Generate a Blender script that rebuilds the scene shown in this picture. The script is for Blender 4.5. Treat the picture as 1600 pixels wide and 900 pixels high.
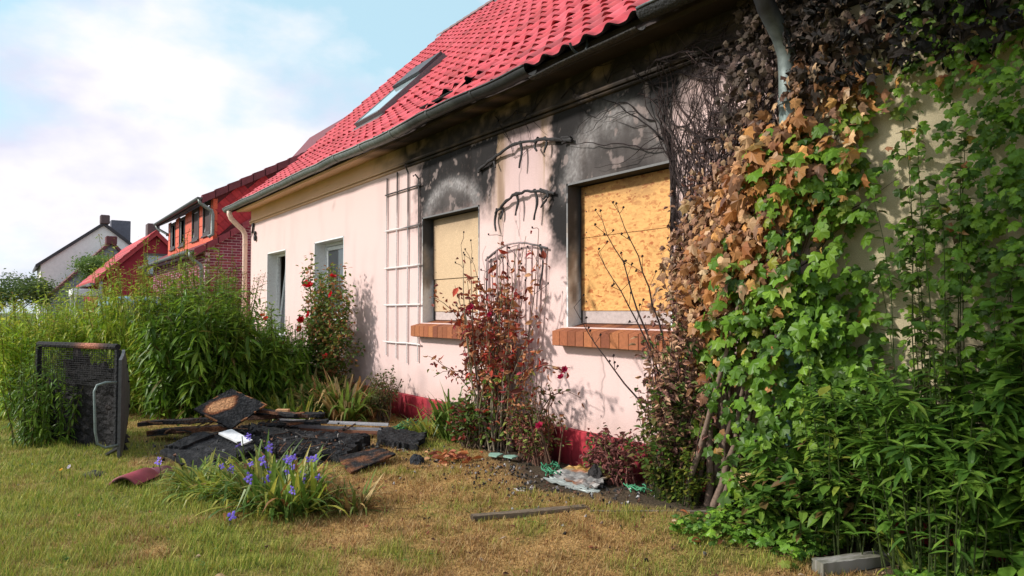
import bpy, math, random
import numpy as np
from mathutils import Matrix, Vector

for o in list(bpy.data.objects): bpy.data.objects.remove(o)
SC = bpy.context.scene
COL = SC.collection
rng = np.random.default_rng(7)
random.seed(7)
R = math.radians

# ------------------------------------------------------------------ camera
FPX = 1100.0
AZ = math.atan(780 / FPX)
PITCH = math.atan(36 / FPX)
CAM = np.array([0.0, -4.6, 1.52])
FWD = np.array([-math.cos(AZ) * math.cos(PITCH), math.sin(AZ) * math.cos(PITCH), math.sin(PITCH)])
RGT = np.array([math.sin(AZ), math.cos(AZ), 0.0])
cam_d = bpy.data.cameras.new('camera')
cam_d.sensor_width = 36.0
cam_d.lens = 36.0 * FPX / 1600.0
cam_d.clip_start = 0.05
cam_d.clip_end = 3000
cam = bpy.data.objects.new('camera', cam_d)
COL.objects.link(cam)
cam.location = CAM
cam.rotation_euler = Vector(FWD).to_track_quat('-Z', 'Y').to_euler()
SC.camera = cam

# ------------------------------------------------------------------ world, sun, exposure
SUN_DIR = Vector((-0.40, -0.75, 0.53)).normalized()
SUN_EL = math.asin(SUN_DIR.z)
SUN_ROT = math.atan2(SUN_DIR.x, SUN_DIR.y)
W = bpy.data.worlds.new('World')
SC.world = W
W.use_nodes = True
nt = W.node_tree
for n in list(nt.nodes): nt.nodes.remove(n)
def wn(t, **k):
    n = nt.nodes.new(t)
    for a, b in k.items(): setattr(n, a, b)
    return n
out = wn('ShaderNodeOutputWorld')
bg = wn('ShaderNodeBackground')
sky = wn('ShaderNodeTexSky', sky_type='NISHITA')
sky.sun_disc = False
sky.sun_elevation = SUN_EL
sky.sun_rotation = SUN_ROT
sky.air_density = 1.0
sky.dust_density = 1.5
tc = wn('ShaderNodeTexCoord')
mp = wn('ShaderNodeMapping')
mp.inputs['Scale'].default_value = (1.0, 1.0, 1.9)
mp.inputs['Location'].default_value = (3.1, 0.4, 1.7)
nz = wn('ShaderNodeTexNoise')
nz.inputs['Scale'].default_value = 2.3
nz.inputs['Detail'].default_value = 8
nz.inputs['Roughness'].default_value = 0.52
rp = wn('ShaderNodeValToRGB')
rp.color_ramp.elements[0].position = 0.42
rp.color_ramp.elements[1].position = 0.545
nz2 = wn('ShaderNodeTexNoise')
nz2.inputs['Scale'].default_value = 4.2
nz2.inputs['Detail'].default_value = 7
nz2.inputs['Roughness'].default_value = 0.5
rp2 = wn('ShaderNodeValToRGB')
rp2.color_ramp.elements[0].position = 0.42
rp2.color_ramp.elements[0].color = (5.7, 5.75, 6.9, 1)
rp2.color_ramp.elements[1].position = 0.56
rp2.color_ramp.elements[1].color = (7.5, 7.3, 7.6, 1)
# thin haze over the clear part of the sky
hz = wn('ShaderNodeMixRGB')
hz.inputs[0].default_value = 0.65
hz.inputs[2].default_value = (5.0, 7.4, 8.3, 1)
mx = wn('ShaderNodeMixRGB')
nt.links.new(tc.outputs['Generated'], mp.inputs[0])
nt.links.new(mp.outputs[0], nz.inputs['Vector'])
nt.links.new(mp.outputs[0], nz2.inputs['Vector'])
nt.links.new(nz.outputs['Fac'], rp.inputs[0])
nt.links.new(nz2.outputs['Fac'], rp2.inputs[0])
nt.links.new(sky.outputs[0], hz.inputs[1])
nt.links.new(rp.outputs[0], mx.inputs[0])
nt.links.new(hz.outputs[0], mx.inputs[1])
nt.links.new(rp2.outputs[0], mx.inputs[2])
nt.links.new(mx.outputs[0], bg.inputs[0])
bg.inputs[1].default_value = 0.096
nt.links.new(bg.outputs[0], out.inputs[0])

sd = bpy.data.lights.new('sun', 'SUN')
sd.energy = 3.1
sd.angle = R(4.0)
sd.color = (1.0, 0.945, 0.88)
sun = bpy.data.objects.new('sun', sd)
COL.objects.link(sun)
sun.location = (-20, -25, 22)
sun.rotation_euler = SUN_DIR.to_track_quat('Z', 'Y').to_euler()

vs = SC.view_settings
vs.view_transform = 'Standard'
vs.look = 'None'
vs.exposure = 0.56
vs.gamma = 1.0
vs.use_curve_mapping = False

# ------------------------------------------------------------------ numpy noise
_perm = np.random.default_rng(3).random(65536)
def _h(i, j, k=0):
    return _perm[((i * 73856093) ^ (j * 19349663) ^ (k * 83492791)) & 65535]
def vnoise(x, y, seed=0):
    x = np.asarray(x, float); y = np.asarray(y, float)
    xi = np.floor(x).astype(np.int64); yi = np.floor(y).astype(np.int64)
    xf = x - xi; yf = y - yi
    u = xf * xf * (3 - 2 * xf); v = yf * yf * (3 - 2 * yf)
    a = _h(xi, yi, seed); b = _h(xi + 1, yi, seed); c = _h(xi, yi + 1, seed); d = _h(xi + 1, yi + 1, seed)
    return (a * (1 - u) + b * u) * (1 - v) + (c * (1 - u) + d * u) * v
def fbm(x, y, seed=0, oct=4):
    s = 0; a = .5; t = 0
    for i in range(oct):
        s = s + a * vnoise(np.asarray(x) * 2 ** i, np.asarray(y) * 2 ** i, seed + i); t += a; a *= .55
    return s / t
def sstep(a, b, x):
    t = np.clip((np.asarray(x, float) - a) / (b - a), 0, 1)
    return t * t * (3 - 2 * t)
def lerp(a, b, t):
    t = np.asarray(t)[..., None]
    return np.asarray(a) * (1 - t) + np.asarray(b) * t
def nrm(v):
    v = np.asarray(v, float)
    return v / np.maximum(np.linalg.norm(v, axis=-1, keepdims=True), 1e-9)
def sr(r, g, b):
    """8-bit colour as seen to linear"""
    c = np.array([r, g, b], float) / 255
    return np.where(c < .04045, c / 12.92, ((c + .055) / 1.055) ** 2.4)

# ------------------------------------------------------------------ mesh builder
class MB:
    def __init__(s): s.v = []; s.f = []; s.c = []; s.n = 0
    def add(s, V, F, C=(1, 1, 1)):
        V = np.asarray(V, float).reshape(-1, 3)
        F = np.asarray(F, np.int64)
        if F.shape[1] == 4: F = np.concatenate([F[:, [0, 1, 2]], F[:, [0, 2, 3]]])
        C = np.asarray(C, float)
        if C.ndim == 1: C = np.repeat(C[None], len(V), 0)
        s.v.append(V); s.f.append(F + s.n); s.c.append(C); s.n += len(V)
        return s
    def mesh(s, name, smooth=False):
        V = np.concatenate(s.v); F = np.concatenate(s.f); C = np.concatenate(s.c)
        me = bpy.data.meshes.new(name)
        me.vertices.add(len(V)); me.vertices.foreach_set('co', V.astype(np.float32).ravel())
        me.loops.add(len(F) * 3); me.loops.foreach_set('vertex_index', F.astype(np.int32).ravel())
        me.polygons.add(len(F)); me.polygons.foreach_set('loop_start', np.arange(0, len(F) * 3, 3, dtype=np.int32))
        at = me.attributes.new('Col', 'FLOAT_COLOR', 'POINT')
        at.data.foreach_set('color', np.concatenate([C, np.ones((len(C), 1))], 1).astype(np.float32).ravel())
        me.update(calc_edges=True)
        me.polygons.foreach_set('use_smooth', np.full(len(F), bool(smooth)))
        return me
    def build(s, name, mat, parent=None, smooth=False, **k):
        return obj(name, s.mesh(name, smooth), mat, parent, **k)

def obj(name, me, mat=None, parent=None, mtx=None, **props):
    o = bpy.data.objects.new(name, me)
    COL.objects.link(o)
    if mat is not None and me is not None and len(me.materials) == 0: me.materials.append(mat)
    if mtx is not None: o.matrix_basis = mtx
    if parent is not None:
        o.parent = parent
        o.matrix_parent_inverse = parent.matrix_basis.inverted()
    for a, b in props.items():
        o[a] = b
    return o
def thing(name, label, cat, loc, group=None):
    o = bpy.data.objects.new(name, None)
    COL.objects.link(o)
    o.empty_display_size = .2
    o.location = loc
    o['label'] = label; o['category'] = cat
    if group: o['group'] = group
    return o
def tag(o, label, cat, group=None):
    o['label'] = label; o['category'] = cat
    if group: o['group'] = group
    return o

BOXF = np.array([[0, 3, 2, 1], [4, 5, 6, 7], [0, 1, 5, 4], [1, 2, 6, 5], [2, 3, 7, 6], [3, 0, 4, 7]])
def box(mb, x0, x1, y0, y1, z0, z1, c=(1, 1, 1)):
    V = [(x0, y0, z0), (x1, y0, z0), (x1, y1, z0), (x0, y1, z0), (x0, y0, z1), (x1, y0, z1), (x1, y1, z1), (x0, y1, z1)]
    return mb.add(V, BOXF, c)
def hexa(mb, bot, top, c=(1, 1, 1)):
    return mb.add(np.concatenate([bot, top]), BOXF, c)
def bevbox(mb, x0, x1, y0, y1, z0, z1, c=(1, 1, 1), b=.006):
    """box with chamfered edges (24 corner verts)"""
    cx, cy, cz = (x0 + x1) / 2, (y0 + y1) / 2, (z0 + z1) / 2
    h = np.array([(x1 - x0) / 2, (y1 - y0) / 2, (z1 - z0) / 2])
    V = []; idx = {}
    for sx in (-1, 1):
        for sy in (-1, 1):
            for sz in (-1, 1):
                for a in range(3):
                    p = h - b; p[a] = h[a]
                    idx[(sx, sy, sz, a)] = len(V)
                    V.append((cx + sx * p[0], cy + sy * p[1], cz + sz * p[2]))
    F = []
    for a in range(3):
        o1, o2 = [i for i in range(3) if i != a]
        for s in (-1, 1):
            q = []
            for (p, r) in ((-1, -1), (1, -1), (1, 1), (-1, 1)):
                t = [0, 0, 0]; t[a] = s; t[o1] = p; t[o2] = r
                q.append(idx[(*t, a)])
            F.append(q)
    for a in range(3):
        for b2 in range(a + 1, 3):
            c2 = 3 - a - b2
            for sa in (-1, 1):
                for sb in (-1, 1):
                    t0 = [0, 0, 0]; t0[a] = sa; t0[b2] = sb; t0[c2] = -1
                    t1 = list(t0); t1[c2] = 1
                    F.append([idx[(*t0, a)], idx[(*t1, a)], idx[(*t1, b2)], idx[(*t0, b2)]])
    for sx in (-1, 1):
        for sy in (-1, 1):
            for sz in (-1, 1):
                F.append([idx[(sx, sy, sz, 0)], idx[(sx, sy, sz, 1)], idx[(sx, sy, sz, 2)], idx[(sx, sy, sz, 2)]])
    F = np.array(F)
    tri = np.concatenate([F[:, [0, 1, 2]], F[:-8][:, [0, 2, 3]]])
    return mb.add(V, tri, c)
def tube(mb, P, rad, c=(1, 1, 1), sides=6, cap=True):
    P = np.asarray(P, float); n = len(P)
    rad = np.broadcast_to(np.asarray(rad, float), (n,))
    c = np.asarray(c, float)
    if c.ndim == 1: c = np.repeat(c[None], n, 0)
    T = np.gradient(P, axis=0); T = nrm(T)
    ref = np.array([0.31, 0.17, 0.94]) if abs(T[0, 2]) < .8 else np.array([1.0, .1, .05])
    A = nrm(np.cross(T, ref)); B = np.cross(T, A)
    ang = np.arange(sides) * 2 * math.pi / sides
    V = P[:, None] + rad[:, None, None] * (A[:, None] * np.cos(ang)[None, :, None] + B[:, None] * np.sin(ang)[None, :, None])
    F = []
    for i in range(n - 1):
        for j in range(sides):
            k = (j + 1) % sides
            F.append((i * sides + j, i * sides + k, (i + 1) * sides + k, (i + 1) * sides + j))
    V = V.reshape(-1, 3); CC = np.repeat(c, sides, 0)
    F = np.array(F); F = np.concatenate([F[:, [0, 1, 2]], F[:, [0, 2, 3]]])
    if cap:
        V = np.concatenate([V, P[[0, -1]]]); CC = np.concatenate([CC, c[[0, -1]]])
        a, b = n * sides, n * sides + 1
        F = np.concatenate([F, [(a, (j + 1) % sides, j) for j in range(sides)],
                            [(b, (n - 1) * sides + j, (n - 1) * sides + (j + 1) % sides) for j in range(sides)]])
    return mb.add(V, F, CC)
def rough_slab(mb, quad, th, colf, res=14, amp=.01, seed=0, edge=0.02):
    """slab from four corner points (top face), ragged edge and lumpy top"""
    q = np.asarray(quad, float)
    u, v = np.meshgrid(np.linspace(0, 1, res), np.linspace(0, 1, res), indexing='ij')
    P = (q[0] * ((1 - u) * (1 - v))[..., None] + q[1] * (u * (1 - v))[..., None] + q[2] * (u * v)[..., None] + q[3] * ((1 - u) * v)[..., None])
    N = nrm(np.cross(q[1] - q[0], q[3] - q[0]))
    if N[2] < 0: N = -N
    n1 = fbm(u * 6 + seed, v * 6 + seed * 3, seed) - .5 + .6 * (vnoise(u * 31, v * 31 + seed, seed + 2) - .5)
    rim = (u == 0) | (u == 1) | (v == 0) | (v == 1)
    cen = q.mean(0)
    e = (vnoise(u * 17 + seed, v * 17, seed + 9) - .5) * 2 * edge
    P = P + N * (n1 * amp * 2)[..., None]
    P[rim] += nrm(cen - P[rim]) * e[rim][:, None]
    C = colf(u, v)
    top = P.reshape(-1, 3); bot = (P - N * th).reshape(-1, 3)
    F = []
    id_ = lambda i, j: i * res + j
    for i in range(res - 1):
        for j in range(res - 1):
            F.append((id_(i, j), id_(i + 1, j), id_(i + 1, j + 1), id_(i, j + 1)))
    nB = res * res
    ring = [id_(i, 0) for i in range(res)] + [id_(res - 1, j) for j in range(1, res)] + [id_(i, res - 1) for i in range(res - 2, -1, -1)] + [id_(0, j) for j in range(res - 2, 0, -1)]
    G = [(ring[i], ring[(i + 1) % len(ring)], ring[(i + 1) % len(ring)] + nB, ring[i] + nB) for i in range(len(ring))]
    H = [(a + nB, d + nB, c_ + nB, b + nB) for (a, b, c_, d) in F]
    mb.add(np.concatenate([top, bot]), np.array(F + G + H), np.concatenate([C.reshape(-1, 3), C.reshape(-1, 3) * .8]))
    return mb

# ------------------------------------------------------------------ materials
def M(name, rough=.75, noise=None, bump=None, trans=0.0, metal=0.0, spec=.35, rand=0.0):
    m = bpy.data.materials.new(name); m.use_nodes = True
    t = m.node_tree; b = t.nodes['Principled BSDF']
    b.inputs['Roughness'].default_value = rough
    b.inputs['Metallic'].default_value = metal
    b.inputs['Specular IOR Level'].default_value = spec
    at = t.nodes.new('ShaderNodeAttribute'); at.attribute_name = 'Col'
    col = at.outputs['Color']
    co = t.nodes.new('ShaderNodeTexCoord')
    if noise:
        tn = t.nodes.new('ShaderNodeTexNoise'); tn.inputs['Scale'].default_value = noise[0]; tn.inputs['Detail'].default_value = 6
        tn.inputs['Roughness'].default_value = .65
        t.links.new(co.outputs['Object'], tn.inputs['Vector'])
        mr = t.nodes.new('ShaderNodeMapRange')
        mr.inputs['From Min'].default_value = .3; mr.inputs['From Max'].default_value = .7
        mr.inputs['To Min'].default_value = 1 - noise[1]; mr.inputs['To Max'].default_value = 1 + noise[1]
        t.links.new(tn.outputs['Fac'], mr.inputs['Value'])
        mm = t.nodes.new('ShaderNodeVectorMath'); mm.operation = 'SCALE'
        t.links.new(col, mm.inputs[0]); t.links.new(mr.outputs[0], mm.inputs['Scale'])
        col = mm.outputs[0]
    if rand:
        oi = t.nodes.new('ShaderNodeObjectInfo')
        mr2 = t.nodes.new('ShaderNodeMapRange'); mr2.inputs['To Min'].default_value = 1 - rand; mr2.inputs['To Max'].default_value = 1 + rand
        t.links.new(oi.outputs['Random'], mr2.inputs['Value'])
        m2 = t.nodes.new('ShaderNodeVectorMath'); m2.operation = 'SCALE'
        t.links.new(col, m2.inputs[0]); t.links.new(mr2.outputs[0], m2.inputs['Scale']); col = m2.outputs[0]
    t.links.new(col, b.inputs['Base Color'])
    if bump:
        bn = t.nodes.new('ShaderNodeTexNoise'); bn.inputs['Scale'].default_value = bump[0]; bn.inputs['Detail'].default_value = 5
        bp = t.nodes.new('ShaderNodeBump'); bp.inputs['Strength'].default_value = bump[1]; bp.inputs['Distance'].default_value = bump[2]
        t.links.new(co.outputs['Object'], bn.inputs['Vector']); t.links.new(bn.outputs['Fac'], bp.inputs['Height'])
        t.links.new(bp.outputs[0], b.inputs['Normal'])
    if trans:
        tr = t.nodes.new('ShaderNodeBsdfTranslucent'); mxs = t.nodes.new('ShaderNodeMixShader'); mxs.inputs[0].default_value = trans
        t.links.new(col, tr.inputs['Color'])
        t.links.new(b.outputs[0], mxs.inputs[1]); t.links.new(tr.outputs[0], mxs.inputs[2])
        t.links.new(mxs.outputs[0], t.nodes['Material Output'].inputs['Surface'])
    return m
m_stucco = M('stucco', .92, (130, .22), (140, .6, .006), spec=.12)
m_plaster = M('plaster', .85, (30, .10), (120, .2, .003), spec=.15)
m_paint = M('painted_panel', .6, (25, .18), (60, .15, .003))
m_tile = M('clay_tile', .58, (9, .24), (90, .15, .002), spec=.35, rand=.17)
m_zinc = M('zinc', .5, (18, .30), (40, .12, .003), metal=.35)
m_brick = M('brick', .8, (40, .20), (120, .4, .004), rand=.14)
m_wood = M('wood', .75, (30, .25), (70, .4, .004))
m_char = M('char', .8, (45, .6), (40, 1.0, .02), spec=.22)
m_metal = M('metal', .5, (30, .25), (60, .2, .002), metal=.3)
m_leaf = M('leaf', .44, (25, .25), None, trans=.38, spec=.3, rand=.15)
m_dead = M('dead_leaf', .8, (40, .30), None, trans=.12, spec=.2, rand=.15)
m_petal = M('petal', .6, (40, .15), None, trans=.25)
m_bark = M('bark', .9, (60, .35), (80, .6, .004), spec=.2)
m_plastic = M('plastic', .55, (50, .2), (80, .2, .002))
m_ground = M('turf_soil', .95, (38, .38), (55, .8, .02), spec=.1)
m_grass = M('grass_blade', .7, None, None, trans=.25, spec=.25)
m_slate = M('slate', .7, (8, .2), (20, .3, .01))
m_render = M('render_coat', .9, (5, .08), (60, .15, .005), spec=.15)

def glass_mat(name, c, rough=.08):
    m = bpy.data.materials.new(name); m.use_nodes = True
    b = m.node_tree.nodes['Principled BSDF']
    b.inputs['Base Color'].default_value = (*c, 1); b.inputs['Roughness'].default_value = rough
    b.inputs['Specular IOR Level'].default_value = .9
    return m
m_glass = glass_mat('window_glass', (.03, .035, .04))
m_glass2 = glass_mat('skylight_glass', (.42, .52, .54), .05)

def osb_mat(name, base, dark, scale, contrast):
    """oriented strand board: layers of long flakes, each flake its own tone"""
    m = bpy.data.materials.new(name); m.use_nodes = True
    t = m.node_tree; b = t.nodes['Principled BSDF']; b.inputs['Roughness'].default_value = .7
    co = t.nodes.new('ShaderNodeTexCoord')
    prev = None
    for i, (ang, sx, sz) in enumerate(((20, 1, 3.2), (-48, 1.2, 3.6), (75, .9, 3.4))):
        mp = t.nodes.new('ShaderNodeMapping'); mp.inputs['Rotation'].default_value = (0, R(ang), 0)
        mp.inputs['Scale'].default_value = (sx * scale, 1, sz * scale); mp.inputs['Location'].default_value = (i * 3.3, 0, i * 7.7)
        ns = t.nodes.new('ShaderNodeTexNoise'); ns.inputs['Scale'].default_value = 9
        ad = t.nodes.new('ShaderNodeVectorMath'); ad.operation = 'MULTIPLY_ADD'; ad.inputs[1].default_value = (.05, .0, .05)
        vo = t.nodes.new('ShaderNodeTexVoronoi'); vo.voronoi_dimensions = '3D'; vo.inputs['Scale'].default_value = 1.0
        t.links.new(co.outputs['Object'], ns.inputs['Vector']); t.links.new(ns.outputs['Color'], ad.inputs[0]); t.links.new(co.outputs['Object'], ad.inputs[2])
        t.links.new(ad.outputs[0], mp.inputs[0]); t.links.new(mp.outputs[0], vo.inputs['Vector'])
        rp = t.nodes.new('ShaderNodeValToRGB')
        e = rp.color_ramp.elements
        e[0].position = 0; e[0].color = (*dark, 1)
        e[1].position = 1; e[1].color = (*[min(1, x * 1.22) for x in base], 1)
        a = e.new(.14); a.color = (*[d * .4 + s * .6 for d, s in zip(dark, base)], 1)
        a = e.new(.45); a.color = (*base, 1)
        sp = t.nodes.new('ShaderNodeSeparateColor'); t.links.new(vo.outputs['Color'], sp.inputs[0]); t.links.new(sp.outputs[0], rp.inputs[0])
        cur = rp.outputs[0]
        if prev is not None:
            mk = t.nodes.new('ShaderNodeTexNoise'); mk.inputs['Scale'].default_value = 11 + 4 * i; mk.inputs['Detail'].default_value = 3
            t.links.new(co.outputs['Object'], mk.inputs['Vector'])
            r2 = t.nodes.new('ShaderNodeValToRGB'); r2.color_ramp.elements[0].position = .47; r2.color_ramp.elements[1].position = .53
            t.links.new(mk.outputs['Fac'], r2.inputs[0])
            mi = t.nodes.new('ShaderNodeMixRGB'); t.links.new(r2.outputs[0], mi.inputs[0]); t.links.new(prev, mi.inputs[1]); t.links.new(cur, mi.inputs[2])
            cur = mi.outputs[0]
        prev = cur
    at = t.nodes.new('ShaderNodeAttribute'); at.attribute_name = 'Col'
    mu = t.nodes.new('ShaderNodeMixRGB'); mu.blend_type = 'MULTIPLY'; mu.inputs[0].default_value = 1
    t.links.new(prev, mu.inputs[1]); t.links.new(at.outputs['Color'], mu.inputs[2])
    t.links.new(mu.outputs[0], b.inputs['Base Color'])
    return m
m_osb = osb_mat('strand_board', (.64, .34, .105), (.40, .11, .018), 13, 1)
m_chip = osb_mat('chip_board', (.56, .40, .24), (.52, .36, .21), 60, .3)

# ------------------------------------------------------------------ leaves
def T_simple(w, droop=.12, fold=.03, peak=.35):
    V = np.array([(0, 0, 0), (-w * .85, peak * .8, fold), (0, peak * .8, 0), (w * .85, peak * .8, fold), (-w * .75, .68, fold - droop * .4), (0, .68, -droop * .4), (w * .75, .68, fold - droop * .4), (0, 1, -droop)], float)
    F = np.array([(0, 2, 1), (0, 3, 2), (1, 5, 4), (1, 2, 5), (2, 6, 5), (2, 3, 6), (4, 5, 7), (5, 6, 7)])
    return V, F
def T_ivy(droop=.12, jit=0, s=0):
    r = np.random.default_rng(s)
    o = np.array([(0, 0), (.16, -.13), (.40, -.06), (.52, .16), (.33, .27), (.47, .52), (.40, .66), (.19, .62), (.10, .80), (0, 1.02)], float)
    L = o.copy(); L[:, 0] *= -1
    pts = np.concatenate([o, L[-2:0:-1]])
    pts = pts + r.normal(0, jit, pts.shape)
    lob = r.uniform(.0, .55); rad = np.hypot(pts[:, 0], pts[:, 1] - .32); mean = .50
    rr_ = rad * (1 - lob * .55) + mean * lob * .55; pts = (pts - [0, .32]) * (rr_ / np.maximum(rad, .05))[:, None] * [r.uniform(.85, 1.15), 1] + [0, .32]
    z = -.16 * np.abs(pts[:, 0]) * (1 + r.normal(0, .6, len(pts))) - droop * pts[:, 1] ** 2 + r.normal(0, .03, len(pts))
    V = np.concatenate([[(0, .32, .05)], np.c_[pts, z]])
    n = len(pts)
    F = np.array([(0, 1 + i, 1 + (i + 1) % n) for i in range(n)])
    return V, F
def T_curl(s):
    """dry leaf, rolled and twisted"""
    r = np.random.default_rng(s)
    w = r.uniform(.2, .34); k = r.uniform(1.2, 3.0); tw = r.uniform(-1.3, 1.3); b = r.uniform(.1, .6)
    V = []; rows = 5
    for i in range(rows):
        y = i / (rows - 1); ww = w * math.sin(math.pi * min(1, .12 + y * .86)) + .012
        a = tw * y
        for j in (-1, -.4, .4, 1):
            x = ww * math.sin(j * k) / k * 1.4; z = ww * (1 - math.cos(j * k)) / k * 1.4 + r.normal(0, .015)
            xx = x * math.cos(a) - z * math.sin(a); zz = x * math.sin(a) + z * math.cos(a)
            V.append((xx, y - .12 * y * y, zz - b * y * y))
    F = []
    for i in range(rows - 1):
        for j in range(3):
            p = i * 4 + j
            F.append((p, p + 1, p + 5, p + 4))
    F = np.array(F); F = np.concatenate([F[:, [0, 1, 2]], F[:, [0, 2, 3]]])
    return np.array(V), F
def T_strap(bend, w=.035, fold=.012, seg=6, kink=None):
    V = []; x = y = 0.0; a = math.pi / 2; st = 1.0 / seg
    py, pz = 0.0, 0.0
    for i in range(seg + 1):
        t = i / seg
        ww = w * (1 - t ** 2.2) * (0.75 + .5 * min(1, t * 3)) + .001
        V += [(-ww, py, pz + fold * (1 - t)), (0, py, pz), (ww, py, pz + fold * (1 - t))]
        ang = bend * t * t if kink is None else (0.15 * t if t < kink else bend)
        py += math.cos(ang) * st; pz -= math.sin(ang) * st
    F = []
    for i in range(seg):
        p = i * 3
        F += [(p, p + 1, p + 4, p + 3), (p + 1, p + 2, p + 5, p + 4)]
    F = np.array(F); F = np.concatenate([F[:, [0, 1, 2]], F[:, [0, 2, 3]]])
    return np.array(V), F
LANCE = [T_simple(.12, d, .03) for d in (.05, .15, .3, .5)]
OVAL = [T_simple(.27, d, .05, .5) for d in (.02, .12, .3)]
SMALL = [T_simple(.2, d, .05, .5) for d in (.05, .2)]
IVY = [T_ivy(d, .025, s) for s, d in enumerate((.05, .15, .25, .35, .2, .1))]
CURL = [T_curl(s) for s in range(8)]
IVYDRY = [T_ivy(d, .06, 20 + s) for s, d in enumerate((.5, .7, .9, .6))]
STRAP = [T_strap(b, .036) for b in (.4, 1.0, 1.7, 2.4)] + [T_strap(1.9, .03, kink=.55), T_strap(2.6, .026, kink=.7)]
BLADE = [T_strap(b, .018, seg=5) for b in (.3, 1.0, 1.8, 2.5)]

def scatter(mb, temps, P, A, Nn, S, C, wid=None):
    """many copies of leaf templates: positions, axes, normals, lengths, colours"""
    P = np.asarray(P, float); n = len(P)
    if n == 0: return mb
    A = nrm(np.broadcast_to(A, (n, 3))); Nn = np.broadcast_to(Nn, (n, 3))
    S = np.broadcast_to(S, (n,)); C = np.broadcast_to(C, (n, 3))
    Z = nrm(Nn - (Nn * A).sum(1, keepdims=True) * A + 1e-6); X = np.cross(A, Z)
    k = rng.integers(0, len(temps), n)
    for i, (V, F) in enumerate(temps):
        s = np.where(k == i)[0]
        if len(s) == 0: continue
        w = 1 if wid is None else np.broadcast_to(wid, (n,))[s][:, None, None]
        Q = P[s][:, None] + S[s][:, None, None] * (X[s][:, None] * V[None, :, 0, None] * w + A[s][:, None] * V[None, :, 1, None] + Z[s][:, None] * V[None, :, 2, None])
        FF = (F[None] + (np.arange(len(s)) * len(V))[:, None, None]).reshape(-1, 3)
        CC = np.repeat(C[s], len(V), 0)
        mb.add(Q.reshape(-1, 3), FF, CC)
    return mb
def leaf_parts(name, meshes, mat, parent, P, A, Nn, S):
    """each leaf an object sharing mesh data"""
    P = np.asarray(P, float); n = len(P)
    A = nrm(np.broadcast_to(A, (n, 3))); Nn = np.broadcast_to(Nn, (n, 3)); S = np.broadcast_to(S, (n,))
    Z = nrm(Nn - (Nn * A).sum(1, keepdims=True) * A + 1e-6); X = np.cross(A, Z)
    for i in range(n):
        m = Matrix.Identity(4)
        for r_ in range(3):
            m[r_][0] = X[i, r_] * S[i]; m[r_][1] = A[i, r_] * S[i]; m[r_][2] = Z[i, r_] * S[i]; m[r_][3] = P[i, r_]
        obj(name, meshes[i % len(meshes)] if not callable(meshes) else meshes(i), mat, parent, m)
def leaf_mesh(temp, col, name='leaf'):
    mb = MB(); mb.add(temp[0], temp[1], col); return mb.mesh(name)
def rdir(n, zmin=-1, zmax=1):
    a = rng.uniform(0, 2 * math.pi, n); z = rng.uniform(zmin, zmax, n); r = np.sqrt(np.maximum(0, 1 - z * z))
    return np.c_[r * np.cos(a), r * np.sin(a), z]
def vary(c, n, amt=.2, hue=.08):
    b = rng.uniform(1 - amt, 1 + amt, (n, 1)); h = rng.uniform(1 - hue, 1 + hue, (n, 3))
    return np.clip(np.asarray(c) * b * h, 0, 1)
def pick(cols, n, p=None):
    cols = np.asarray(cols); return cols[rng.choice(len(cols), n, p=p)]
def along(paths, t):
    """sample positions and tangents on polylines; paths list of (k,3), t in 0..1 per path"""
    out_p = []; out_t = []
    for P, tt in zip(paths, t):
        P = np.asarray(P); k = len(P) - 1
        x = np.clip(tt * k, 0, k - 1e-6); i = x.astype(int); f = (x - i)[:, None]
        out_p.append(P[i] * (1 - f) + P[i + 1] * f); out_t.append(P[i + 1] - P[i])
    return np.concatenate(out_p), nrm(np.concatenate(out_t))
def stem_path(p0, p1, k=5, wob=.03, arch=0.0):
    t = np.linspace(0, 1, k)[:, None]
    P = np.asarray(p0) * (1 - t) + np.asarray(p1) * t
    P = P + np.cumsum(rng.normal(0, wob, (k, 3)), 0) * (t > 0)
    P[:, 2] += arch * np.sin(math.pi * t[:, 0])
    return P

# ------------------------------------------------------------------ setting: ground
def gz(x, y):
    x = np.asarray(x, float); y = np.asarray(y, float)
    near = sstep(-30, -14, x) * sstep(20, 10, np.abs(x))
    return ((fbm(x * .8, y * .8, 4) - .5) * .07 + (fbm(x * 4, y * 4, 8, 2) - .5) * .016) * near + .05 * sstep(-5.2, -3.6, x) * sstep(-1.6, -.2, y)
def dryness(x, y):
    n = fbm(x * .9 + 5, y * .9, 12, 4) - .5
    n2 = fbm(x * 3.1, y * 3.1, 15, 3) - .5
    d = .12 + sstep(-3.9, -2.4, y + n * 1.7) * .75
    # greener strips: by the ivy bed and by the wall
    d = d - .75 * np.exp(-(((x + 3.05) / .65) ** 2 + ((y + .75) / .5) ** 2))
    d = d - .5 * np.exp(-(((x + 7.0) / .55) ** 2 + ((y + .75) / .25) ** 2))
    d = d - .45 * sstep(-2.9, -2.2, x) * sstep(-2.0, -3.0, y)
    d = d - .35 * sstep(-9.5, -13, x)
    return np.clip(d + n2 * 1.3 + n * .5, 0, 1)
def bedness(x, y):
    """bare ashy soil by the wall and under the burnt heap"""
    n = fbm(x * 2.3, y * 2.3, 31, 4) - .5
    edge = -.62 - .30 * np.exp(-((x + 4.9) / .8) ** 2) + .35 * np.exp(-((x + 7.1) / .5) ** 2)
    b = sstep(-.18, .18, y - edge + n * .55) * sstep(-8.8, -8.2, x) * sstep(4, 3, x)
    h = sstep(1.45, .85, np.hypot((x + 8.3) / 1.35, (y + 2.25) / 1.0) + n * .5)
    return np.clip(np.maximum(b, h), 0, 1)
GREEN = np.array([(.25, .31, .04), (.35, .36, .06), (.16, .235, .032), (.44, .38, .09)])
TAN = np.array([(.52, .31, .11), (.62, .42, .19), (.40, .22, .08), (.26, .14, .06)])
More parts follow.
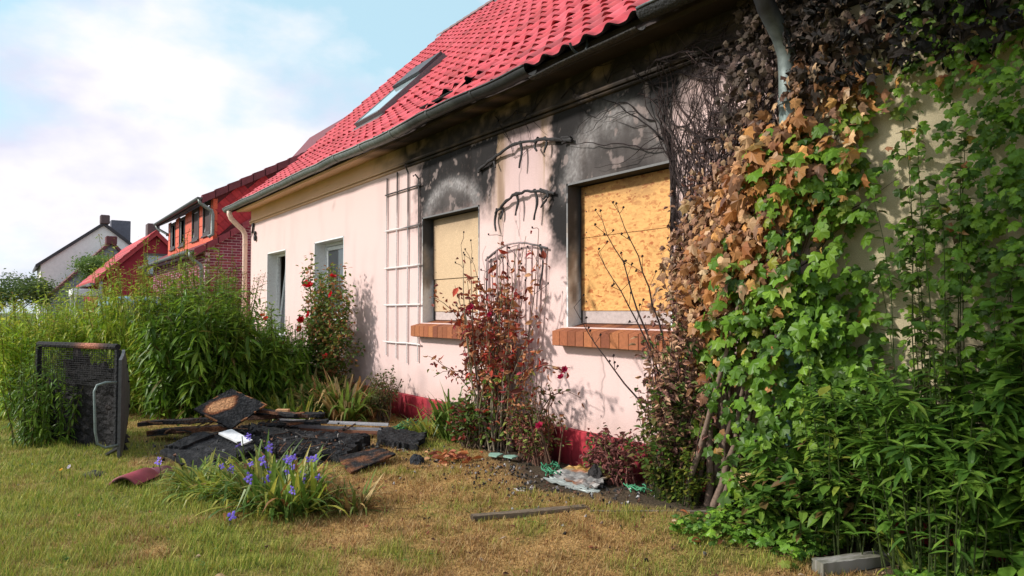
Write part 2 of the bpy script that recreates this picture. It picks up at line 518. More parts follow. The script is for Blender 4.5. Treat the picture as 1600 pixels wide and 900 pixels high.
xs = np.unique(np.concatenate([-np.geomspace(12, 600, 26), np.arange(-12, -1.5, .05), np.arange(-1.5, 3, .25), np.geomspace(3, 600, 18)]))
ys = np.unique(np.concatenate([-np.geomspace(6, 600, 18), np.arange(-6, .3, .05), np.geomspace(.3, 600, 24)]))
X, Y = np.meshgrid(xs, ys, indexing='ij')
Z = gz(X, Y)
d = dryness(X, Y); b = bedness(X, Y)
C = lerp(np.array([.16, .16, .04]), np.array([.38, .225, .085]), d)
C = lerp(C, np.array([.045, .038, .032]), b * .9)
fb = fbm(X * 9, Y * 9, 50, 3)
C = C * (.65 + .7 * fb)[..., None]
C = lerp(C, np.array([.10, .11, .05]), sstep(14, 30, np.abs(X)))
mb = MB()
nx, ny = len(xs), len(ys)
I, J = np.meshgrid(np.arange(nx - 1), np.arange(ny - 1), indexing='ij')
q = (I * ny + J).ravel()
mb.add(np.stack([X, Y, Z], -1).reshape(-1, 3), np.c_[q, q + ny, q + ny + 1, q + 1], C.reshape(-1, 3))
mb.build('ground', m_ground, smooth=True, kind='structure')
# ------------------------------------------------------------------ the burnt house
XL, XR = -17.25, 3.0                     # wall ends
EAVE = (-.40, 3.95); KINK = (1.0, 5.10); RIDGE = (5.25, 9.34)
house = thing('pink_house', 'pink plastered house with red tiled roof, soot above two boarded up windows', 'house', (-8.0, 2.5, 0))
PINK = np.array([.74, .55, .515]); CREAM = np.array([.74, .50, .33]); CREAM2 = np.array([.52, .44, .29])
WIN = {'a': (-15.88, -14.60, .92, 2.785), 'b': (-12.88, -11.47, 1.36, 2.785), 'c': (-8.61, -7.19, 1.36, 2.79), 'd': (-5.50, -4.13, 1.36, 2.80)}

def soot_col(x, z):
    n = fbm(x * 2.2, z * 2.2, 60, 5); nf = fbm(x * 14, z * 14, 66, 3); st = fbm(x * 7, z * .9, 70, 4)
    s = np.zeros_like(x)
    # plume over window c
    core = sstep(-9.0, -8.60, x + (n - .5) * .6 + (nf - .5) * .15) * sstep(-6.55, -7.0, x + (st - .5) * .7 - (z - 3.2) * .35)
    pc = core * sstep(2.45, 2.95, z + (n - .5) * .5)
    s = np.maximum(s, pc * (1.0 + .2 * (n - .5)))
    # plume over window d, to the corner and past it under the vines
    core = sstep(-5.98, -5.70, x + (n - .5) * .45 + (nf - .5) * .14 - (z - 2.6) * .06) * sstep(-2.6, -3.5, x - (z - 2.9) * 1.1 + (n - .5) * 1.2)
    pd = core * sstep(1.75, 2.5, z + (n - .5) * .6) * np.where(x > -4.1, sstep(3.05, 3.7, z + (n - .5) * 1.1), 1)
    s = np.maximum(s, pd * (1.06 + .2 * (n - .5)))
    # band under the cornice between the plumes
    s = np.maximum(s, sstep(3.36, 3.62, z + (n - .5) * .45) * sstep(-9.3, -8.4, x) * .55)
    # jamb edges
    for xe, zt in ((-8.63, 2.0), (-5.52, 1.9)):
        s = np.maximum(s, np.exp(-((x - xe) / .07) ** 2) * sstep(zt - .2, zt + .5, z + (n - .5) * .6) * sstep(2.9, 2.8, z) * .85)
    sp = vnoise(x * 50, z * 50, 71) - .5 + .5 * (vnoise(x * 24, z * 24, 72) - .5)
    C = lerp(PINK * np.ones(x.shape + (1,)), np.array([.026, .024, .024]), np.clip(s * 1.06 + ((nf - .5) * .35 + sp * .22) * sstep(.02, .3, s) * (1 - s * .35), 0, 1) ** .8)
    # burnt clean domes over the openings: pale grey rims, warmer inside
    for cx, cz, rx, rz, kr in ((-7.86, 2.72, .72, .50, 1.0), (-4.80, 2.60, .80, .86, .75)):
        rr = np.hypot((x - cx) / rx, np.maximum(z - cz, 0) / rz) + (n - .5) * .22 + (nf - .5) * .16
        lo = sstep(cz - .05, cz + .28, z + (n - .5) * .3); dm = sstep(1.10, .86, rr) * lo
        rim = np.exp(-((rr - .88) / .16) ** 2) * lo
        inner = lerp(np.array([.12, .105, .10]), np.array([.17, .13, .11]), sstep(.4, .0, rr))
        C = lerp(C, inner * (.35 + 1.3 * fbm(x * 3.4, z * 2.2, 79, 4))[..., None], dm * (.6 + .3 * n))
        C = lerp(C, np.array([.38, .36, .355]), np.clip(kr * rim * (.35 + .9 * vnoise(x * 52, z * 52, 77)) * (.5 + 1.0 * (nf - .25)) * (.6 + .8 * st) * np.where(cx > -6, 1 - .75 * sstep(-4.9, -4.4, x), 1), 0, .8))
    # brown heat stains at the plume edges
    ye = np.clip(np.exp(-((x + 6.78) / .20) ** 2) * sstep(2.1, 3.0, z) + np.exp(-((x + 5.92) / .13) ** 2) * sstep(1.8, 2.9, z), 0, 1) * (st * 1.5)
    C = lerp(C, np.array([.33, .22, .085]), np.clip(ye, 0, .75) * (.25 + .75 * sstep(.4, .65, st)) * .8 * (s < .8))
    # smoke film between the windows, getting cleaner downward
    film = sstep(2.1, 3.5, z) * sstep(-7.1, -6.5, x) * sstep(-5.7, -6.0, x)
    C = lerp(C, C * np.array([.72, .70, .74]), film * .8)
    # flaked spots where the sooty skin came off
    fl_ = sstep(.66, .72, fbm(x * 7.5, z * 7.5, 133, 4)) * sstep(.25, .6, s)
    C = lerp(C, np.array([.34, .27, .25]), fl_ * .55)
    # hairline cracks
    for xc, za_, zb_, sd in ((-6.32, 2.35, 3.6, 1), (-5.66, 2.7, 3.55, 2), (-7.05, 1.5, 2.3, 3), (-10.3, 1.2, 2.5, 4), (-12.0, 2.85, 3.5, 5), (-5.0, .5, 1.1, 6)):
        xcr = xc + (fbm(z * 5, z * 0 + sd, 130 + sd, 3) - .5) * .16
        C = lerp(C, C * .45, np.exp(-((x - xcr) / .009) ** 2) * (z > za_) * (z < zb_) * .8)
    # soot runs below the plume
    C = lerp(C, C * np.array([.55, .5, .48]), sstep(.55, .75, st) * sstep(2.2, 2.9, z) * sstep(-8.9, -8.5, x) * sstep(-2.9, -3.4, x) * .55)
    # weather: faint streaks and splash dirt
    C = C * (1 - .07 * sstep(.5, .75, st))[..., None]
    C = lerp(C, C * np.array([.70, .66, .60]), sstep(.75, .36, z + (n - .5) * .4) * .5)
    C = lerp(C, CREAM2 * (.9 + .2 * n)[..., None], sstep(-2.86, -2.72, x))
    return C

def patch(mb, x0, x1, z0, z1, y, res, colf):
    a = max(2, int(math.ceil((x1 - x0) / res)) + 1); c = max(2, int(math.ceil((z1 - z0) / res)) + 1)
    gx, gzz = np.meshgrid(np.linspace(x0, x1, a), np.linspace(z0, z1, c), indexing='ij')
    I, J = np.meshgrid(np.arange(a - 1), np.arange(c - 1), indexing='ij'); q = (I * c + J).ravel()
    mb.add(np.stack([gx, np.full_like(gx, y), gzz], -1).reshape(-1, 3), np.c_[q, q + c, q + c + 1, q + 1], colf(gx, gzz).reshape(-1, 3))
mb = MB()
xb = [XL] + [e for w in WIN.values() for e in w[:2]] + [XR]
names = list(WIN)
for i in range(len(xb) - 1):
    res = .011 if -9.7 < xb[i] and i < len(xb) - 1 or (xb[i] < -9 < xb[i + 1]) else .12
    x0, x1 = xb[i], xb[i + 1]
    if i % 2 == 0:
        if x0 < -9.6 < x1:
            patch(mb, x0, -9.6, .0, 3.62, 0, .12, soot_col); patch(mb, -9.6, x1, .0, 3.62, 0, .011, soot_col)
        elif x1 > 0:
            patch(mb, x0, -2.2, .0, 3.62, 0, .02, soot_col); patch(mb, -2.2, x1, .0, 3.62, 0, .12, soot_col)
        else: patch(mb, x0, x1, .0, 3.62, 0, res, soot_col)
    else:
        w = WIN[names[i // 2]]
        patch(mb, x0, x1, .0, w[2], 0, res, soot_col); patch(mb, x0, x1, w[3], 3.62, 0, res, soot_col)
wall = mb.build('wall', m_stucco, house)
# frieze above the cornice, cream left, burnt right
def frieze_col(x, z):
    n = fbm(x * 1.6, z * 2.6, 81, 5); nf = fbm(x * 10, z * 10, 84, 3)
    s = sstep(-10.6, -8.9, x + (n - .5) * 2.2 + (z - 3.8) * 1.2)
    bare = sstep(.60, .68, n) * sstep(-4.4, -5.2, x) * .28
    s = np.clip(s * .97 - bare * .8 + (nf - .5) * .25 * s, 0, .98)
    return lerp(CREAM * (.92 + .16 * n)[..., None], np.array([.024, .022, .021]), s)
mb = MB()
patch(mb, XL, XR, 3.62, 4.0, 0.0, .03, frieze_col)
mb.build('frieze', m_stucco, house)
mb = MB(); box(mb, XL + .02, XR - .03, .9, 9.8, 0, 3.9, PINK * .3); mb.build('inner_wall', m_plaster, house)
mb = MB()
for xx in (XL, XR - .02):
    V = [(xx, 0, 0), (xx, 10.4, 0), (xx, 10.4, 4.0), (xx, 5.25, 9.15), (xx, .8, 4.75), (xx, 0, 4.0)]
    mb.add(V, [(0, 1, 2), (0, 2, 5), (5, 2, 4), (4, 2, 3)], PINK)
mb.build('gable_wall', m_stucco, house)
# cornice: two thin mouldings
mb = MB()
def band_col(x): return frieze_col(x, np.full_like(x, 3.7))
for z0, z1, pr in ((3.585, 3.612, .028), (3.628, 3.662, .042)):
    xx = np.linspace(XL, XR, 160); cc = np.clip(band_col(xx) * 1.0, 0, 1)
    sec = [(-.0 , z0 - .004), (-pr, z0), (-pr - .008, (z0 + z1) / 2), (-pr, z1), (0.0, z1 + .004)]
    V = np.array([[(x, y, z) for (y, z) in sec] for x in xx]).reshape(-1, 3)
    F = [(i * 5 + j, i * 5 + j + 1, (i + 1) * 5 + j + 1, (i + 1) * 5 + j) for i in range(len(xx) - 1) for j in range(4)]
    mb.add(V, np.array(F), np.repeat(cc, 5, 0))
mb.build('cornice', m_plaster, house)
# soffit and fascia
mb = MB()
xx = np.linspace(XL - .1, XR, 120); cc = frieze_col(xx, np.full_like(xx, 3.95))
sec = [(0.0, 3.905), (-.30, 3.865), (-.33, 3.90), (-.33, 3.99)]
V = np.array([[(x, y, z) for (y, z) in sec] for x in xx]).reshape(-1, 3)
F = [(i * 4 + j, i * 4 + j + 1, (i + 1) * 4 + j + 1, (i + 1) * 4 + j) for i in range(len(xx) - 1) for j in range(3)]
mb.add(V, np.array(F), np.repeat(cc, 4, 0))
mb.build('soffit', m_plaster, house)
# red base
mb = MB(); random.seed(2)
x = XL
xx = np.arange(XL, XR, .025)
rip = -.035 - .006 * (((np.arange(len(xx)) // 1) % 6) < 5) - .003 * vnoise(xx * 3, xx * 0, 5)
top = np.full(len(xx), .335)
st = fbm(xx * 9, xx * 0, 91, 3)
base = np.array([.40, .030, .045]); dk = np.array([.20, .018, .030])
cB = lerp(base, dk, sstep(.35, .75, st))
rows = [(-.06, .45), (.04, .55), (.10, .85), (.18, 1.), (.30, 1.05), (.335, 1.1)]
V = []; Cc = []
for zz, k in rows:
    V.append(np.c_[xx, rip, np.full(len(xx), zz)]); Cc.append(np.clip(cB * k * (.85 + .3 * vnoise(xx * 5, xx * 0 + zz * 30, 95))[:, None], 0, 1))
V.append(np.c_[xx, np.zeros(len(xx)), np.full(len(xx), .345)]); Cc.append(cB * .9)
n = len(xx); k = len(V)
F = [(j * n + i, j * n + i + 1, (j + 1) * n + i + 1, (j + 1) * n + i) for j in range(k - 1) for i in range(n - 1)]
mb.add(np.concatenate(V), np.array(F), np.concatenate(Cc))
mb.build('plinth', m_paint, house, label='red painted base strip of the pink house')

# windows -----------------------------------------------------------------
WHITE = np.array([.74, .745, .74])
DEP = .20
def reveal(win, key, sooty):
    x0, x1, z0, z1 = WIN[key]
    mb = MB()
    def jc(u, z):
        c = WHITE * np.ones(u.shape + (1,))
        if not sooty: return c
        n = fbm(u * 9, z * 3, 101, 4)
        s = sstep(1.55, 2.25, z + (n - .5) * 1.1) if key == 'd' else sstep(1.75, 2.4, z + (n - .5) * .9)
        c = lerp(c, np.array([.30, .2, .12]), np.clip(np.exp(-((s - .4) / .25) ** 2), 0, .6))
        return lerp(c, np.array([.035, .033, .034]), s * .96)
    def face(P0, P1, P2, P3, nu, nv, cf):
        u, v = np.meshgrid(np.linspace(0, 1, nu), np.linspace(0, 1, nv), indexing='ij')
        P = (np.array(P0) * ((1 - u) * (1 - v))[..., None] + np.array(P1) * (u * (1 - v))[..., None] + np.array(P2) * (u * v)[..., None] + np.array(P3) * ((1 - u) * v)[..., None])
        I, J = np.meshgrid(np.arange(nu - 1), np.arange(nv - 1), indexing='ij'); q = (I * nv + J).ravel()
        mb.add(P.reshape(-1, 3), np.c_[q, q + nv, q + nv + 1, q + 1], cf(P[..., 1] + P[..., 0] * .3, P[..., 2]).reshape(-1, 3))
    for x in (x0, x1): face((x, 0, z0), (x, .3, z0), (x, .3, z1), (x, 0, z1), 10, 60, jc)
    face((x0, 0, z1), (x0, .3, z1), (x1, .3, z1), (x1, 0, z1), 6, 30, (lambda u, z: np.ones(u.shape + (3,)) * .045) if sooty else jc)
    face((x0, 0, z0), (x0, .3, z0), (x1, .3, z0), (x1, 0, z0), 2, 2, lambda u, z: np.ones(u.shape + (3,)) * .4)
    # bead strip round the opening, 4 mm proud of the plaster
    for (a, b_, c, d_) in ((x0 - .022, x0 + .001, z0, z1 + .02), (x1 - .001, x1 + .022, z0, z1 + .02), (x0 - .022, x1 + .022, z1 - .001, z1 + .02)):
        zz = np.linspace(c, d_, 30)
        for i in range(len(zz) - 1):
            cc = np.clip(jc(np.array([.1]), np.array([zz[i]]))[0] * 1.05 + (.12 if sooty and vnoise(zz[i] * 40, 3) > .35 else 0), 0, .8)
            V = [(a, -.004, zz[i]), (b_, -.004, zz[i]), (b_, -.004, zz[i + 1]), (a, -.004, zz[i + 1])]
            mb.add(V, [(0, 1, 2, 3)], cc)
    mb.build('reveal', m_plaster, win)
def brick_sill(win, x0, x1, seed):
    s = MB(); box(s, x0, x1, -.105, .19, 1.17, 1.30, np.array([.36, .27, .2]))
    so = s.build('sill_bed', m_plaster, win)
    w = .118; n = int((x1 - x0) / w); w = (x1 - x0) / n
    r = np.random.default_rng(seed)
    for i in range(n):
        a = x0 + i * w + .004; b_ = x0 + (i + 1) * w - .004
        c = lerp(np.array([.46, .17, .062]), np.array([.30, .10, .045]), r.random())
        if r.random() < .25: c = c * np.array([.7, .62, .7])
        mb = MB(); dy = r.uniform(-.002, .002)
        bot = [(a, -.132 + dy, 1.178), (b_, -.132 + dy, 1.178), (b_, .185, 1.25), (a, .185, 1.25)]
        top = [(a, -.132 + dy, 1.318), (b_, -.132 + dy, 1.318), (b_, .185, 1.392), (a, .185, 1.392)]
        cc = np.concatenate([np.repeat(c[None], 4, 0), [c * .95, c * .95, c * .6, c * .6]])
        hexa(mb, np.array(bot), np.array(top), cc)
        mb.build('brick', m_brick, so)
def frame_bar(mb, x0, x1, z0, z1, c, y0=.165, y1=.215): bevbox(mb, x0, x1, y0, y1, z0, z1, c, .005)

# window d, the large one boarded with strand board
wd = obj('window', None, None, house); wd.location = (0, 0, 0)
x0, x1, z0, z1 = WIN['d']
reveal(wd, 'd', True)
mb = MB()
CHARF = np.array([.03, .028, .028])
frame_bar(mb, x0 + .001, x0 + .035, 1.40, z1 - .002, CHARF); frame_bar(mb, x1 - .035, x1 - .001, 1.40, z1 - .002, CHARF)
frame_bar(mb, x0 + .036, x1 - .036, z1 - .06, z1 - .003, CHARF)
mb.add(*[(lambda s: (s.v[0], s.f[0], np.array([.46, .38, .36])))(bevbox(MB(), x0 + .036, x1 - .036, .16, .215, 1.395, 1.53))][0])
mb.build('frame', m_paint, wd)
def board(win, name, mat, a, b_, c, d_, y, shade, seed=0):
    mb = MB()
    nx_, nz_ = 40, 40
    gx, g2 = np.meshgrid(np.linspace(a, b_, nx_), np.linspace(c, d_, nz_), indexing='ij')
    jag = (vnoise(g2 * 22, g2 * 0 + seed, 7) - .5) * .012
    gx2 = gx + jag * ((gx == a) * 1.0)
    V = np.stack([gx2, np.full_like(gx, y), g2], -1).reshape(-1, 3); Vb = V + np.array([0, .018, 0])
    I, J = np.meshgrid(np.arange(nx_ - 1), np.arange(nz_ - 1), indexing='ij'); q = (I * nz_ + J).ravel()
    f = np.c_[q, q + nz_, q + nz_ + 1, q + 1]
    N_ = nx_ * nz_
    ring = [i * nz_ for i in range(nx_)] + [(nx_ - 1) * nz_ + j for j in range(1, nz_)] + [i * nz_ + nz_ - 1 for i in range(nx_ - 2, -1, -1)] + [j for j in range(nz_ - 2, 0, -1)]
    g = np.array([(ring[i], ring[i] + N_, ring[(i + 1) % len(ring)] + N_, ring[(i + 1) % len(ring)]) for i in range(len(ring))])
    cc = shade(gx, g2)
    mb.add(np.concatenate([V, Vb]), np.concatenate([f, f[:, ::-1] + N_, g]), np.concatenate([cc.reshape(-1, 3)] * 2))
    bo = mb.build(name, mat, win)
    for fx in (.06, .94):
        for fz in (.12, .5, .88):
            s_ = MB(); xs_, zs_ = a + (b_ - a) * fx + rng.normal(0, .01), c + (d_ - c) * fz + rng.normal(0, .01)
            tube(s_, [(xs_, y - .004, zs_), (xs_, y + .004, zs_)], .007, (.05, .05, .055), 6); s_.build('screw', m_metal, bo)
    return bo
def smoke_d(x, z):
    n = fbm(x * 3, z * 3, 111, 4)
    s = sstep(2.45, 2.95, z + (n - .5) * .35) * .72
    e = sstep(x0 + .10, x0 + .035, x + (vnoise(z * 16, x * 0, 3) - .5) * .05) * .93
    s = np.clip(np.maximum(s, e), 0, .95)
    return lerp(np.ones(3), np.array([.10, .07, .07]), s)
board(wd, 'board', m_osb, x0 + .03, x1 - .02, 1.525, 2.262, .150, smoke_d, 1)
board(wd, 'board', m_osb, x0 + .03, x1 - .02, 2.268, z1 - .012, .152, smoke_d, 2)
brick_sill(wd, -5.60, -4.03, 5)
# window c, smooth chipboard
wc = obj('window', None, None, house)
x0c, x1c, z0, z1 = WIN['c']
reveal(wc, 'c', True)
mb = MB()
frame_bar(mb, x0c + .001, x0c + .06, 1.40, z1 - .002, CHARF); frame_bar(mb, x1c - .05, x1c - .001, 1.40, z1 - .002, CHARF)
frame_bar(mb, x0c + .061, x1c - .051, z1 - .07, z1 - .003, CHARF)
mb.add(*[(lambda s: (s.v[0], s.f[0], np.array([.52, .43, .40])))(bevbox(MB(), x0c + .061, x1c - .051, .16, .215, 1.395, 1.515))][0])
mb.build('frame', m_paint, wc)
def smoke_c(x, z):
    n = fbm(x * 3, z * 3, 113, 4)
    s = np.maximum(sstep(2.4, 2.85, z + (n - .5) * .3) * .6, sstep(x0c + .16, x0c + .06, x + (n - .5) * .06) * .9)
    return lerp(np.ones(3), np.array([.10, .07, .06]), np.clip(s, 0, .95))
board(wc, 'board', m_chip, x0c + .05, x1c - .02, 1.955, z1 - .012, .135, smoke_c, 3)
board(wc, 'board', m_chip, x0c + .05, x1c - .36, 1.515, 1.948, .150, smoke_c, 4)
board(wc, 'board', m_chip, x1c - .354, x1c - .02, 1.515, 1.948, .150, lambda x, z: smoke_c(x, z) * 1.12, 5)
brick_sill(wc, -8.71, -7.09, 6)
# windows a and b, glazed
def glazed(key, tilted):
    x0, x1, z0, z1 = WIN[key]
    w = obj('window', None, None, house)
    reveal(w, key, False)
    mb = MB(); fw = np.array([.70, .72, .72])
    frame_bar(mb, x0 + .002, x0 + .06, z0, z1 - .002, fw, .20, .26); frame_bar(mb, x1 - .06, x1 - .002, z0, z1 - .002, fw, .20, .26)
    frame_bar(mb, x0 + .061, x1 - .061, z1 - .06, z1 - .003, fw, .20, .26); frame_bar(mb, x0 + .061, x1 - .061, z0, z0 + .06, fw, .20, .26)
    mb.build('frame', m_paint, w)
    sash = MB(); t = .20 if tilted else 0.0
    P = []
    for a, b_, c, d_ in ((x0 + .065, x0 + .125, z0 + .07, z1 - .07), (x1 - .125, x1 - .065, z0 + .07, z1 - .07), (x0 + .126, x1 - .126, z0 + .07, z0 + .14), (x0 + .126, x1 - .126, z1 - .14, z1 - .07)):
        tmp = MB(); bevbox(tmp, a, b_, .205, .25, c, d_, fw, .005)
        V = tmp.v[0]; V[:, 1] += t * (V[:, 2] - z0) / (z1 - z0) * 1.0
        sash.add(V, tmp.f[0], fw)
    so = sash.build('sash', m_paint, w)
    g = MB(); V = np.array([(x0 + .12, .23, z0 + .13), (x1 - .12, .23, z0 + .13), (x1 - .12, .23, z1 - .13), (x0 + .12, .23, z1 - .13)])
    V[:, 1] += t * (V[:, 2] - z0) / (z1 - z0)
    g.add(V, [(0, 1, 2, 3)]); g.build('pane', m_glass, so)
    # curtain drawn to one side behind the pane
    cu = MB(); xx = np.linspace(x0 + .1, x1 - .1, 60)
    yy = .60 + .025 * np.sin(np.arange(60) * 1.25)
    V = np.concatenate([np.c_[xx, yy, np.full(60, z0 + .05)], np.c_[xx, yy, np.full(60, z1 - .05)]])
    cu.add(V, np.array([(i, i + 1, 61 + i, 60 + i) for i in range(59)]), np.array([.45, .47, .47])); cu.build('curtain', m_plaster, w)
    return w
wa = glazed('a', True); wb = glazed('b', False)
def red_sill(w, x0, x1, z):
    mb = MB(); hexa(mb, np.array([(x0 - .07, -.13, z - .1), (x1 + .07, -.13, z - .1), (x1 + .07, -.002, z - .1), (x0 - .07, -.002, z - .1)]),
                    np.array([(x0 - .07, -.13, z - .03), (x1 + .07, -.13, z - .03), (x1 + .07, -.002, z), (x0 - .07, -.002, z)]), np.array([.36, .06, .06]))
    mb.build('sill', m_brick, w)
red_sill(wa, WIN['a'][0], WIN['a'][1], .915); red_sill(wb, WIN['b'][0], WIN['b'][1], 1.355)

# house number, two black iron figures set on a slant
def figure(ch, x, z, size):
    cu = bpy.data.curves.new('figure', 'FONT'); cu.body = ch; cu.size = size; cu.extrude = .012; cu.bevel_depth = .008
    t = bpy.data.objects.new('tmp', cu); COL.objects.link(t)
    dg = bpy.context.evaluated_depsgraph_get(); me = bpy.data.meshes.new_from_object(t.evaluated_get(dg))
    bpy.data.objects.remove(t)
    at = me.attributes.new('Col', 'FLOAT_COLOR', 'POINT')
    at.data.foreach_set('color', np.tile([.02, .02, .02, 1], len(me.vertices)).astype(np.float32))
    me.materials.clear()
    return obj('number', me, m_metal, house, Matrix.Translation((x, -.03, z)) @ Matrix.Rotation(R(90), 4, 'X'), label='black iron house number figure')
figure('7', -17.06, 3.36, .30); figure('6', -16.86, 3.16, .30)

# roof ---------------------------------------------------------------------
prof = np.array([EAVE, KINK, RIDGE])
L1 = np.hypot(*(prof[1] - prof[0])); L2 = np.hypot(*(prof[2] - prof[1]))
def roof_pt(s):
    if s < L1: t = s / L1; p = prof[0] * (1 - t) + prof[1] * t; d_ = (prof[1] - prof[0]) / L1
    else: t = (s - L1) / L2; p = prof[1] * (1 - t) + prof[2] * t; d_ = (prof[2] - prof[1]) / L2
    return p, d_
roof = obj('roof', None, None, house)
# deck under the tiles, rear slope
mb = MB()
DK = np.array([.035, .022, .02])
for x0_, x1_ in ((XL - .15, XR),):
    sec = [(EAVE[0] + .05, EAVE[1] - .03), (KINK[0], KINK[1] - .045), (RIDGE[0], RIDGE[1] - .05), (10.9, 3.75), (10.9, 3.65), (RIDGE[0], RIDGE[1] - .2), (KINK[0], KINK[1] - .15), (EAVE[0] + .05, EAVE[1] - .07)]
    V = [(x0_, a, b_) for a, b_ in sec] + [(x1_, a, b_) for a, b_ in sec]
    n = len(sec); mb.add(V, [(i, (i + 1) % n, n + (i + 1) % n, n + i) for i in range(n)], DK)
    mb.add(V[:n], [(0, 1, 6, 7), (1, 2, 5, 6), (2, 3, 4, 5)], DK)
mb.build('roof_deck', m_wood, roof)
TW, TEX, TLEN = .30, .345, .40
def tile_mesh(front=None, body=(.56, .060, .075), name='tile'):
    k = 13; u = np.linspace(0, 1, k)
    h = .052 * (0.5 - 0.5 * np.cos(2 * math.pi * np.clip((u - .08) / .84, 0, 1))) ** 1.25
    xx = (u - .5) * (TW + .02)
    body = np.array(body); fr = body * .40 if front is None else np.array(front)  # unburnt tiles: lip shade painted in as a darker front colour
    top0 = np.c_[xx, np.zeros(k), h + .030]; topm = np.c_[xx, np.full(k, .06), h + .027]; top1 = np.c_[xx, np.full(k, TLEN), h * .96 + .002]
    lip = np.c_[xx, np.full(k, .004), h + .006]; bk = np.c_[xx, np.full(k, .12), h + .004]
    mb = MB()
    V = np.concatenate([top0, topm, top1, top0 + [0, -.001, 0], lip, bk])
    F = []
    for r_ in (0, 1): F += [(r_ * k + i, r_ * k + i + 1, (r_ + 1) * k + i + 1, (r_ + 1) * k + i) for i in range(k - 1)]
    F += [(3 * k + i + 1, 3 * k + i, 4 * k + i, 4 * k + i + 1) for i in range(k - 1)]
    F += [(4 * k + i + 1, 4 * k + i, 5 * k + i, 5 * k + i + 1) for i in range(k - 1)]
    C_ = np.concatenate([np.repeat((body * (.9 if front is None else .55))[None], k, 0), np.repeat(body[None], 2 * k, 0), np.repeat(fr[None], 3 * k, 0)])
    mb.add(V, np.array(F), C_)
    me = mb.mesh(name, True)
    return me, V, np.concatenate([np.array(F)[:, [0, 1, 2]], np.array(F)[:, [0, 2, 3]]]), C_
TM = [tile_mesh(body=b_) for b_ in ((.56, .070, .085), (.50, .060, .070), (.60, .088, .104), (.47, .062, .066))]
TMS = tile_mesh(body=(.36, .055, .06))
TMB = tile_mesh(front=(.018, .014, .015), body=(.54, .058, .07))
tiles = []
rows = int((L1 + L2) / TEX); ncol = int((-1.2 - (XL - .2)) / TW)
rt = np.random.default_rng(11)
for r_ in range(rows + 1):
    for c_ in range(ncol):
        x = XL - .2 + TW * (c_ + .5); s = r_ * TEX - .03
        if s + .2 > L1 + L2: continue
        if 1 <= r_ <= 2 and -8.75 < x < -7.95: continue             # hole
        if r_ == 2 and -7.95 < x < -7.6: continue
        if 3 <= r_ and -13.60 < x < -12.40 and 2.12 < s + .2 < 4.05: continue   # skylight
        p, d_ = roof_pt(max(s, 0)); 
        if s < 0: p = p + d_ * s
        rot = rt.normal(0, .004); lift = abs(rt.normal(0, .003))
        if r_ in (1, 2) and -10.4 < x < -8.8: rot += rt.normal(0, .018); lift += rt.uniform(0, .012)
        if r_ == 3 and -8.9 < x < -7.5: rot += rt.normal(0, .05); lift += rt.uniform(0, .03); 
        nn = np.array([-d_[1], d_[0]])
        m = Matrix(((1, 0, 0, x), (0, d_[0], nn[0], p[0]), (0, d_[1], nn[1], p[1]), (0, 0, 0, 1))) @ Matrix.Translation((0, 0, lift)) @ Matrix.Rotation(rot, 4, 'Z')
        smoky = (r_ <= 2 and x > -6.6 and rt.random() < (.75, .4, .18)[r_]) or rt.random() < .03
        burnt = (r_ == 0 and x > -5.9) or (r_ <= 3 and -8.9 < x < -7.4 and rt.random() < .7)
        q_ = np.array([x, p[0], p[1]]) - CAM; w_ = q_ @ FWD; px = 800 + FPX * (q_ @ RGT) / w_
        vis = px < 1090 - max(0, s) * 30
        tiles.append((w_ if vis and w_ > 0 else 99 + w_, m, burnt, smoky))
tiles.sort(key=lambda t: t[0])
for i, (w_, m, burnt, smoky) in enumerate(tiles[:300]):
    me = TMB[0] if burnt else TMS[0] if smoky else TM[int(rt.integers(0, 4))][0]
    obj('tile', me, m_tile, roof, m)
mb = MB()
for (w_, m, burnt, smoky) in tiles[300:]:
    t = TMB if burnt else TMS if smoky else TM[int(rt.integers(0, 4))]
    A = np.array(m); V = t[1] @ A[:3, :3].T + A[:3, 3]
    mb.add(V, t[2], t[3] * rt.uniform(.9, 1.1))
o = mb.build('roof_tiles', m_tile, roof, True); o['kind'] = 'stuff'
# broken tiles and a charred batten in the hole
for (x, s, rz, tl) in ((-8.55, .62, .5, .25), (-8.05, .75, -.7, .3), (-7.75, .95, .35, .2), (-8.3, 1.0, 1.1, .15)):
    p, d_ = roof_pt(s); nn = np.array([-d_[1], d_[0]])
    m = Matrix(((1, 0, 0, x), (0, d_[0], nn[0], p[0]), (0, d_[1], nn[1], p[1]), (0, 0, 0, 1))) @ Matrix.Translation((0, 0, .01)) @ Matrix.Rotation(rz, 4, 'Z') @ Matrix.Rotation(tl, 4, 'X') @ Matrix.Scale(.55, 4)
    obj('broken_tile', TMB[0], m_tile, roof, m)
mb = MB(); tube(mb, [(-9.9, roof_pt(.45)[0][0], roof_pt(.45)[0][1] + .06), (-8.0, roof_pt(.75)[0][0], roof_pt(.75)[0][1] + .05)], .022, np.array([.02, .018, .018]), 5); mb.build('batten', m_char, roof)
